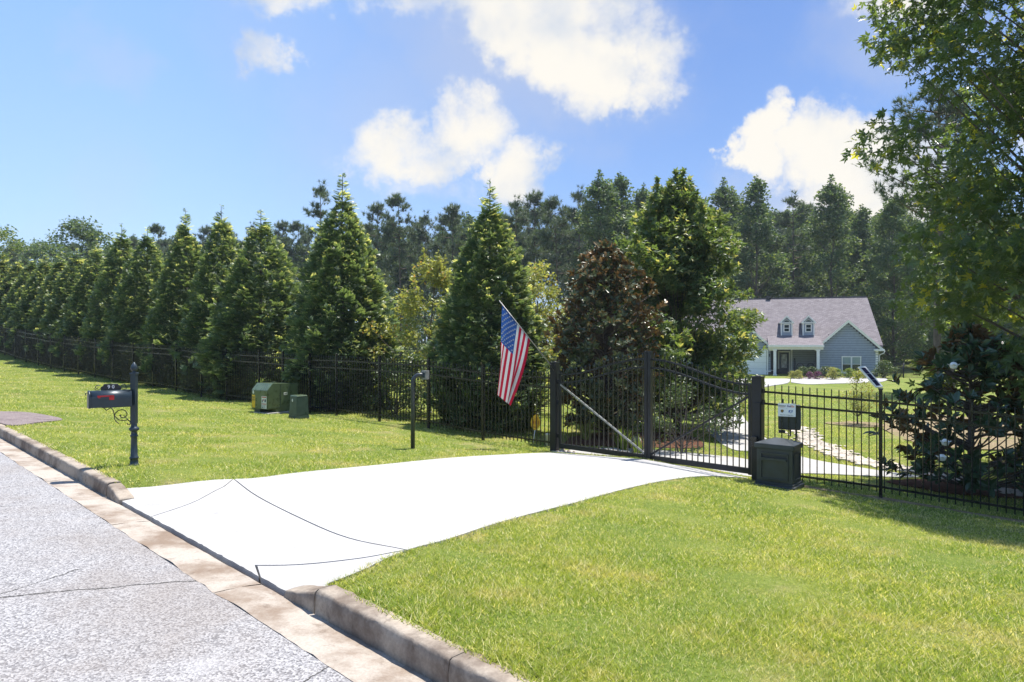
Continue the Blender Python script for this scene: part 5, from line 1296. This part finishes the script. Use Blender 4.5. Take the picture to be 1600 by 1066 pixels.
# ------------------------------------------------------------------ solar panel on the fence post
def solar():
    p = FR0 + FR * 1.93; z = Ts(*p) + 1.82; D = p[1]
    e = tag(empty('solar_panel', (p[0], p[1], z)), 'small tilted solar panel in a white frame on top of a fence post', 'solar panel')
    br = Vector((.045, 0, .035)); a = Vector((-.19, .225, .33)) * 1.0; a = Vector((-.235, .12, .335)); bb = Vector((-.17, -.10, 0)); bb = (bb - a * (bb.dot(a) / a.length_squared))
    bb = Vector((-.145, -.06, -.005)); n = a.cross(bb).normalized(); 
    if n.y > 0: n = -n
    ad, bd = a.normalized(), bb.normalized(); La, Lb = a.length, bb.length
    Mx = Matrix(((ad.x, bd.x, n.x, br.x), (ad.y, bd.y, n.y, br.y), (ad.z, bd.z, n.z, br.z), (0, 0, 0, 1)))
    b = MB(); t = .026; dpt = .026
    b.box(0, La, 0, t, -dpt, 0, Mx); b.box(0, La, Lb - t, Lb, -dpt, 0, Mx); b.box(0, t, t + .0002, Lb - t - .0002, -dpt, 0, Mx); b.box(La - t, La, t + .0002, Lb - t - .0002, -dpt, 0, Mx); b.build('frame', M['white'], e)
    for k in range(3):
        w_ = (La - 2 * t - .02) / 3; x0 = t + k * (w_ + .01); b = MB(); b.box(x0, x0 + w_, t + .001, Lb - t - .001, -.012, -.004, Mx); b.build('cell', M['cells'], e)
    b = MB(); b.box(t, La - t, t, Lb - t, -.016, -.0125, Mx); b.build('backing', M['alu'], e)
    b = MB(); b.bar((0, 0, -.03), (br + a * .12 + bb * .5 + n * -.03), .025, .012); b.box(-.03, .03, -.03, .03, -.002, .012); b.build('mount', M['galv'], e)
solar()

# ------------------------------------------------------------------ yard sign, small things inside the gate
def yard():
    X, D = px_x(836, 16.2), 16.2; z = Ts(X, D); e = tag(empty('yard_sign', (X, D, z)), 'small yellow yard sign on a thin leaning white stake behind the fence', 'sign')
    b = MB(); b.tube([(-.05, 0, -.05), (.0, 0, .32)], .009, 6); b.build('stake', M['white'], e)
    Mx = Matrix.Translation((.01, -.012, .48)) @ Matrix.Rotation(math.radians(6), 4, 'Y'); oc = [(-.03, .20), (.03, .21), (.07, .13), (.115, .06), (.115, -.04), (.075, -.12), (.02, -.16), (-.05, -.155), (-.09, -.08), (-.115, .0), (-.11, .09), (-.075, .15)]
    b = MB(); b.poly([Mx @ Vector((x, 0, zz)) for x, zz in oc], .006, (0, 1, 0)); pl = b.build('sign_plate', M['yellow'], e)
    b = MB()
    for x, z0, z1 in ((-.07, -.02, .06), (-.045, -.02, .06), (.0, -.03, .06), (.03, -.03, .05), (.07, -.03, .07), (-.02, .09, .12), (.03, .09, .12)): b.box(x - .007, x + .007, -.004, -.001, z0, z1, Mx)
    b.box(-.05, .05, -.004, -.001, -.10, -.085, Mx); b.build('sign_print', M['ink_red'], pl)
    X, D = px_x(857, 15.5), 15.9; b = MB(); b.lathe([(.045, -.05), (.045, .26), (.05, .262), (.05, .285), (.01, .295)], n=12); o = b.build('valve_marker', M['label_white']); o.location = (X, D, Ts(X, D)); tag(o, 'short pale round pipe standing just left of the left gate post', 'pipe')
    X, D = px_x(997, 16.6), 16.9; bm_ = bmesh.new(); bmesh.ops.create_icosphere(bm_, subdivisions=3, radius=.13)
    for v in bm_.verts: v.co *= 1 + .12 * mnoise.noise(v.co * 12)
    me = bpy.data.meshes.new('r'); bm_.to_mesh(me); bm_.free(); o = link('round_stone', me, M['stone']); o.location = (X, D, Ts(X, D) + .08); o.scale = (1.1, 1, .8); tag(o, 'round pale stone on the mulch left of the gate centre post', 'stone')
    # rubble at the foot of the left gate post
    for k, (dx, dy, r, lb) in enumerate(((.16, -.10, .07, 'larger broken concrete lump at the foot of the left gate post'), (.29, -.14, .045, 'small broken concrete lump under the gate hinge side'), (.40, -.22, .035, 'smallest concrete crumb beside the left gate post'))):
        bm_ = bmesh.new(); bmesh.ops.create_icosphere(bm_, subdivisions=2, radius=r)
        for v in bm_.verts: v.co *= 1 + .3 * mnoise.noise(v.co * 30 + Vector((k, 0, 0)))
        me = bpy.data.meshes.new('r'); bm_.to_mesh(me); bm_.free(); o = link('concrete_lump', me, M['gutter']); x, y = .94 + dx, 15 + dy; o.location = (x, y, Ts(x, y) + r * .3); tag(o, lb, 'stone')
yard()

# ------------------------------------------------------------------ house
def house():
    th = math.radians(18); C0 = Vector((32.2, 60.0, CZ - 3.15)); e = tag(empty('house', C0, -th), 'blue-grey one-storey house with a shingled roof and two dormers', 'house')
    def add(b, nm, mt, par=e): return b.build(nm, mt, par)
    XL = -17.0; xw = -4.85; xg = -8.85; zE = 2.55; slope = .62
    roofz = lambda y: 2.78 + slope * (y - .05)
    # walls
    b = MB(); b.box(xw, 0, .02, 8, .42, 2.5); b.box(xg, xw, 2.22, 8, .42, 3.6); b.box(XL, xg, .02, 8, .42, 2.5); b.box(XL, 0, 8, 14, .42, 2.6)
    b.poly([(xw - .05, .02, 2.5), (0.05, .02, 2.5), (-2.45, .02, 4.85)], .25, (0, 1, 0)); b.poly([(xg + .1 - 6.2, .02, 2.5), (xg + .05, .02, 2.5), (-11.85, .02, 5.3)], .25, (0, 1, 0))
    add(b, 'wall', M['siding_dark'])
    b = MB(); b.box(xw + .0, -.0, .0, 8, -.3, .32); b.box(XL, xg, .0, 8, -.3, .32); b.box(xg, xw, 2.2, 8, -.3, .32); add(b, 'stone_base', M['veneer'])
    b = MB(); b.box(xw - .03, .03, -.03, 8, .32, .42); b.box(XL, -14.2, -.03, 1, .32, .42); b.box(-9.12, xg + .03, -.03, 2.2, .32, .42); b.box(xg, xw - .031, 2.17, 2.3, .32, .42); add(b, 'base_trim', M['white'])
    # lapped siding boards, real strips, gapped so the dark wall paints their lap shadows
    b = MB(); hgt = .21
    def boards(x0f, x1f, y, z0, z1):
        zz = z0
        while zz < z1 - .02:
            za, zb = zz, min(zz + hgt - .02, z1); xa, xb = max(x0f(za), x0f(zb)), min(x1f(za), x1f(zb))
            if xb - xa > .05:
                vs = [b.bm.verts.new(c) for c in ((xa, y - .045, za), (xb, y - .045, za), (xb, y - .004, zb), (xa, y - .004, zb), (xa, y, za), (xb, y, za))]; b.bm.faces.new((vs[0], vs[1], vs[2], vs[3])); b.bm.faces.new((vs[4], vs[5], vs[1], vs[0]))
            zz += hgt
    g1 = lambda z: xw + max(0, (z - 2.5)) * 1.02; g2 = lambda z: -max(0, (z - 2.5)) * 1.04
    boards(g1, lambda z: min(g2(z), -2.95) if .34 < z + .1 < 1.75 else g2(z), .02, .43, 4.8)
    boards(lambda z: -1.30, g2, .02, .43, 1.80)
    h1 = lambda z: -15.0 + max(0, (z - 2.5)) * 1.12; h2 = lambda z: xg - max(0, (z - 2.5)) * 1.07
    boards(h1, lambda z: h2(z), .02, 2.36, 5.2); boards(lambda z: -9.05, lambda z: xg, .02, .43, 2.35); boards(lambda z: XL, lambda z: -14.1, .02, .43, 2.35)
    boards(lambda z: -6.85, lambda z: xw, 2.22, .43, 2.8)
    o = add(b, 'siding_boards', M['siding']); o['kind'] = 'stuff'
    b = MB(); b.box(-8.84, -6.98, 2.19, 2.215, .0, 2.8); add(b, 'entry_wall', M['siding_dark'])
    # roof
    y1 = 7.7; zr = roofz(y1)
    b = MB(); t = .16
    b.poly([(XL - .4, -.1 + .15, roofz(.05)), (.4, .05, roofz(.05)), (.4, y1, zr), (XL - .4, y1, zr)], t); b.poly([(XL - .4, y1, zr), (.4, y1, zr), (.4, 15.2, 2.9), (XL - .4, 15.2, 2.9)], t); ro = add(b, 'main_roof', M['shingle'])
    b = MB(); b.bar((XL - .4, y1, zr + .02), (.4, y1, zr + .02), .3, .05); add(b, 'ridge_cap', M['shingle'], ro)
    def gable(xl, xr, xc, zf, za, nm):
        yb = (za - 2.78) / slope + .05 + .3; b = MB(); yf = -.34
        yl = (zf - 2.78) / slope + .4
        for xe in (xl, xr): b.poly([(xe, yf, zf), (xc, yf, za), (xc, yb, za), (xe, max(yf + .5, .25), zf)] if xe > xc else [(xe, yf, zf), (xe, max(yf + .5, .25), zf), (xc, yb, za), (xc, yf, za)], .10)
        g = add(b, nm, M['shingle'])
        b = MB()
        for xe in (xl, xr):
            d = Vector((xc - xe, 0, za - zf)).normalized(); up = Vector((-d.z, 0, d.x)) if d.x > 0 else Vector((d.z, 0, -d.x))
            b.poly([Vector((xe, yf - .03, zf + .005)), Vector((xc, yf - .03, za + .005)), Vector((xc, yf - .03, za - .24)), Vector((xe, yf - .03, zf - .24))], .03, (0, 1, 0))
            b.poly([Vector((xe, yf + .001, zf - .12)), Vector((xc, yf + .001, za - .12)), Vector((xc, .0, za - .12)), Vector((xe, .0, zf - .12))], .02)
            o_ = .10
            b.poly([Vector((xe, yf - .055, zf + .02)), Vector((xc, yf - .055, za + .02)), Vector((xc, yf - .055, za - .07)), Vector((xe, yf - .055, zf - .07))], .024, (0, 1, 0))
        add(b, 'rake_trim', M['offwhite'], g)
    gable(-5.15, .32, -2.42, 2.48, 5.02, 'right_gable_roof'); gable(-15.15, -8.55, -11.85, 2.48, 5.45, 'garage_gable_roof')
    b = MB(); b.box(-.35, .44, -.42, .10, 2.26, 2.44, bevel=.02); b.box(-9.0 + .0, -8.5, -.42, -.37, 2.26, 2.44); add(b, 'eave_return', M['offwhite'])
    b = MB(); b.box(-.20, .02, -.012, .03, .42, 2.26); b.box(.0005, .025, -.012, .2, .42, 2.26); add(b, 'corner_board', M['white'])
    b = MB(); b.tube([(.46, -.36, 2.28), (.40, -.3, 2.1), (.13, -.05, 1.95), (.10, -.03, 1.8), (.10, -.03, .0)], .04, 8); add(b, 'downspout', M['white'])
    # porch
    b = MB(); b.poly([(-9.1, -1.45, 2.78), (-4.55, -1.45, 2.78), (-4.55, 1.35, 3.62), (-9.1, 1.35, 3.62)], .08); pr = add(b, 'porch_roof', M['shingle'])
    b = MB(); b.box(-9.14, -4.51, -1.53, -1.46, 2.60, 2.80); b.box(-9.1, -4.55, -1.3, -1.15, 2.38, 2.62); b.box(-9.14, -9.04, -1.45, 0, 2.60, 2.74); b.box(-4.6, -4.52, -1.45, -.36, 2.60, 2.74); add(b, 'porch_fascia', M['offwhite'], pr)
    b = MB(); b.box(-9.0, -4.7, -1.15, 2.2, 2.50, 2.56); add(b, 'porch_ceiling', M['white'], pr)
    for x in (-8.55, -4.98):
        b = MB(); b.box(x - .16, x + .16, -1.36, -1.04, .0, .16, bevel=.01); b.box(x - .12, x + .12, -1.32, -1.08, .16, 2.28, bevel=.01); b.box(x - .16, x + .16, -1.36, -1.04, 2.26, 2.38, bevel=.01); add(b, 'porch_column', M['white'])
    b = MB(); b.box(-9.3, -4.4, -1.7, 2.2, -.2, .02); add(b, 'porch_floor', M['drive_far'])
    b = MB(); b.box(-6.98, -6.83, 2.10, 2.2, .02, 2.5); add(b, 'corner_trim', M['white'])
    # door
    b = MB(); b.box(-7.98, -7.14, 2.13, 2.188, .04, 2.08); d = add(b, 'front_door', M['door'])
    b = MB(); b.box(-7.80, -7.32, 2.11, 2.129, .62, 1.90); add(b, 'door_glass', M['doorglass'], d)
    b = MB(); b.box(-8.10, -7.99, 2.12, 2.186, .02, 2.2); b.box(-7.13, -7.02, 2.12, 2.186, .02, 2.2); b.box(-7.985, -7.135, 2.12, 2.186, 2.09, 2.2); add(b, 'door_frame', M['offwhite'], d)
    b = MB(); b.tube([(-7.22, 2.07, .95), (-7.22, 2.12, .95)], .03, 8); add(b, 'door_handle', M['galv'], d)
    # garage door with its panels
    gd = MB(); gd.box(-14.0, -9.2, .03, .05, .0, 2.28); gd = add(gd, 'garage_door', M['garage'])
    for r in range(4):
        b = MB(); b.box(-13.98, -9.22, -.005, .028, .02 + r * .565, .575 + r * .565, bevel=.006); add(b, 'door_section', M['garage'], gd)
    b = MB(); b.box(-9.19, -9.06, -.02, .03, 0, 2.36); b.box(-14.14, -14.01, -.02, .03, 0, 2.36); b.box(-14.009, -9.191, -.02, .03, 2.29, 2.40); add(b, 'garage_trim', M['white'], gd)
    b = MB(); b.box(-8.99, -8.91, -.08, -.01, 1.72, 1.98, bevel=.01); add(b, 'wall_lamp', M['ink'])
    # front window, two sashes
    b = MB(); x0, x1, z0, z1 = -2.92, -1.33, .34, 1.80; f = .09
    b.box(x0, x0 + f, -.03, .03, z0, z1); b.box(x1 - f, x1, -.03, .03, z0, z1); b.box(x0 + f, x1 - f, -.03, .03, z1 - f, z1); b.box(x0 + f, x1 - f, -.03, .03, z0, z0 + f); b.box((x0 + x1) / 2 - .06, (x0 + x1) / 2 + .06, -.028, .03, z0 + f, z1 - f); wn = add(b, 'window', M['offwhite'])
    b = MB(); b.box(x0 - .06, x1 + .06, -.06, .0, z0 - .07, z0 - .001); add(b, 'sill', M['white'], wn)
    zm = (z0 + z1) / 2 + .02
    for xa, xb in ((x0 + f, (x0 + x1) / 2 - .06), ((x0 + x1) / 2 + .06, x1 - f)):
        b = MB(); b.box(xa + .001, xb - .001, -.012, -.002, zm + .02, z1 - f - .001); add(b, 'upper_pane', M['blind'], wn)
        b = MB(); b.box(xa + .001, xb - .001, -.006, .002, z0 + f + .001, zm - .02); add(b, 'lower_pane', M['glass'], wn)
        b = MB(); b.box(xa + .001, xb - .001, -.022, .0, zm - .019, zm + .019); add(b, 'meeting_rail', M['white'], wn)
    # dormers
    for x, lb in ((-7.38, 'left dormer'), (-5.50, 'right dormer')):
        yf = 1.5; zb = roofz(yf); zt = 4.92; hw = .50; yb = (5.5 - 2.78) / slope + .05
        b = MB(); b.poly([(x - hw, yf, zb - .1), (x + hw, yf, zb - .1), (x + hw, yf, zt), (x, yf, zt + .52), (x - hw, yf, zt)], 2.6, (0, 1, 0)); dm = add(b, 'dormer', M['siding']); dm['label'] = lb
        b = MB(); o2 = .12
        for s in (-1, 1):
            b.poly([(x + s * (hw + .14), yf - .18, zt - .08), (x, yf - .18, zt + .60), (x, yf + 3.0, zt + .60), (x + s * (hw + .14), yf + 2.4, zt - .08)], .06)
        add(b, 'dormer_roof', M['shingle'], dm)
        b = MB()
        for s in (-1, 1): b.poly([(x + s * (hw + .15), yf - .21, zt - .07), (x, yf - .21, zt + .61), (x, yf - .21, zt + .45), (x + s * (hw + .06), yf - .21, zt - .14)], .028, (0, 1, 0))
        b.box(x - hw - .14, x + hw + .14, yf - .20, yf - .05, zt - .14, zt - .04); b.box(x - hw - .01, x - hw + .09, yf - .04, yf - .001, zb - .02, zt - .142); b.box(x + hw - .09, x + hw + .01, yf - .04, yf - .001, zb - .02, zt - .142)
        b.box(x - .27, x - .20, yf - .05, yf - .001, 3.98, 4.72); b.box(x + .20, x + .27, yf - .05, yf - .001, 3.98, 4.72); b.box(x - .199, x + .199, yf - .05, yf - .001, 4.65, 4.72); b.box(x - .199, x + .199, yf - .05, yf - .001, 3.98, 4.05); b.box(x - .199, x + .199, yf - .045, yf - .001, 4.32, 4.37)
        b.poly([(x - .28, yf - .03, zt + .0), (x + .28, yf - .03, zt + .0), (x + .22, yf - .03, zt + .13), (x, yf - .03, zt + .20), (x - .22, yf - .03, zt + .13)], .02, (0, 1, 0))
        add(b, 'dormer_trim', M['offwhite'], dm)
        b = MB(); b.box(x - .2, x + .2, yf - .02, yf - .002, 4.05, 4.65); b.poly([(x - .22, yf - .034, zt + .02), (x + .22, yf - .034, zt + .02), (x + .18, yf - .034, zt + .11), (x, yf - .034, zt + .16), (x - .18, yf - .034, zt + .11)]); add(b, 'dormer_glass', M['glass'], dm)
    b = MB(); b.lathe([(.10, 0), (.10, .18), (.16, .2), (.12, .28)], c=(-3.75, 1.2, roofz(1.2)), n=10); add(b, 'roof_vent', M['ink'])
    b = MB(); b.box(-8.9, -8.5, 7.3, 7.7, zr - .1, zr + .25); add(b, 'chimney_cap', M['ink'])
    # porch chairs
    W = Matrix.Translation(C0) @ Matrix.Rotation(-th, 4, 'Z')
    for x, lb in ((-6.25, 'dark round-backed porch chair nearer the front door'), (-5.35, 'dark round-backed porch chair beside the right porch column')):
        p = W @ Vector((x, .9, .02)); c = tag(empty('porch_chair', p, -th), lb, 'chair', 'chairs on the house porch')
        b = MB(); b.box(-.27, .27, -.25, .25, .38, .43, bevel=.01); b.build('seat', M['ink'], c)
        b = MB(); pts = [(-.29, .24, .43)] + [(-.29 * math.cos(a), .27, .80 + .28 * math.sin(a)) for a in [k * math.pi / 8 for k in range(9)]] + [(.29, .24, .43)]; b.tube(pts, .035, 6)
        b.build('back_frame', M['ink'], c)
        for k in range(4): b = MB(); b.box(-.17 + k * .105 - .02, -.17 + k * .105 + .02, .25, .27, .44, 1.0); b.build('back_slat', M['ink'], c)
        for sx in (-.25, .25):
            for sy in (-.22, .22): b = MB(); b.box(sx - .02, sx + .02, sy - .02, sy + .02, 0, .38); b.build('leg', M['ink'], c)
            b = MB(); b.box(sx - .04, sx + .04, -.26, .24, .60, .63); b.build('armrest', M['ink'], c)
    p = W @ Vector((-8.2, 1.2, .02)); c = MB(); c.lathe([(.16, 0), (.22, .15), (.24, .35), (.20, .48), (.22, .52), (.05, .52)], n=12); o = c.build('porch_urn', M['ink']); o.location = p; tag(o, 'dark rounded urn left of the front door', 'urn')
    p = W @ Vector((-6.72, 1.0, .02)); c = MB(); c.box(-.07, .07, -.05, .05, 0, 1.35, bevel=.02); c.lathe([(.07, 1.35), (.08, 1.45), (.04, 1.55), (.01, 1.56)], n=10); o = c.build('porch_post_ornament', M['slate']); o.location = p; tag(o, 'slim grey upright ornament right of the front door', 'ornament')
    # planting along the front
    dome = leafy_meshes(.85, .05, .55, 40, 60, .075, DIAM, 91, cr=.2, trunk_r=.02, trunks=3, up=.5); dm2 = leafy_meshes(.7, .02, .5, 34, 60, .06, DIAM, 92, cr=.17, trunk_r=.02, trunks=3)
    for (px, D, s, key, ms, lb) in ((1253, 58.6, 1.1, 'shrub', dome, 'dark clipped shrub left of the right porch column'), (1270, 58.4, 1.1, 'shrub', dome, 'dark clipped shrub just left of the porch corner'), (1290, 58.2, 1.15, 'shrub', dome, 'dark rounded shrub right of the porch column'),
                                     (1305, 57.8, 1.0, 'lime', dome, 'light green dome shrub left of the front window'), (1328, 57.4, 1.0, 'lime', dome, 'light green dome shrub under the front window'), (1350, 57.0, .95, 'lime', dome, 'light green dome shrub partly behind the solar panel'),
                                     (1265, 56.2, .85, 'purple', dm2, 'left purple flowering clump in the gravel bed'), (1278, 56.0, .9, 'purple', dm2, 'right purple flowering clump in the gravel bed'),
                                     (1238, 56.6, .9, 'pale', dm2, 'small pale plant at the left end of the gravel bed'), (1247, 56.4, 1.0, 'pale', dm2, 'second pale plant from the left end of the gravel bed'), (1301, 55.6, 1.35, 'pale', dm2, 'pale spiky plant below the left dome shrub'), (1381, 57.5, 1.7, 'shrub', dome, 'bronze-green shrub off the right corner of the house')):
        plant('shrub', ms, (M[key], M['bark']), px_x(px, D), D, px * .1, s, lb, 'shrub', 'shrubs planted along the front of the house')
house()
# low dark wire fence at the wood's edge
def wire_fence():
    e = tag(empty('wire_fence', (px_x(1410, 58), 58, Ts(px_x(1410, 58), 58))), 'low dark wire mesh fence right of the house at the edge of the woods', 'fence'); B = Vector(e.location)
    pts = [Vector((px_x(p, d), d, 0)) for p, d in ((1378, 62), (1412, 58), (1470, 56), (1540, 54), (1620, 52))]
    for p in pts: p.z = Ts(p.x, p.y)
    for p in pts: b = MB(); b.tube([p - B, p - B + Vector((0, 0, 1.25))], .05, 8); b.build('post', M['ink'], e)
    b = MB()
    for a, c in zip(pts[:-1], pts[1:]):
        for h in (.05, .35, .65, .95, 1.2): b.bar(a - B + Vector((0, 0, h)), c - B + Vector((0, 0, h)), .015, .02)
        n = int((c - a).length / .09)
        for k in range(n): q = a.lerp(c, (k + .5) / n) - B; b.box(q.x - .010, q.x + .010, q.y - .010, q.y + .010, q.z + .05, q.z + 1.2)
    o = b.build('wire_mesh', M['ink'], e); o['kind'] = 'stuff'
wire_fence()

# ------------------------------------------------------------------ thin summer haze
def haze():
    b = MB(); b.box(-780, 780, -780, 780, -5, 32); m_ = bpy.data.materials.new('haze'); m_.use_nodes = True; nt = m_.node_tree; nt.nodes.clear(); w = NT(nt)
    o = w.n('ShaderNodeOutputMaterial'); v = w.n('ShaderNodeVolumePrincipled'); v.inputs['Color'].default_value = (.80, .90, 1.0, 1); v.inputs['Density'].default_value = .00038; v.inputs['Anisotropy'].default_value = .2
    nt.links.new(v.outputs[0], o.inputs['Volume']); tag(b.build('haze', m_), 'thin pale summer haze over the whole scene', 'haze', kind='stuff')
haze()
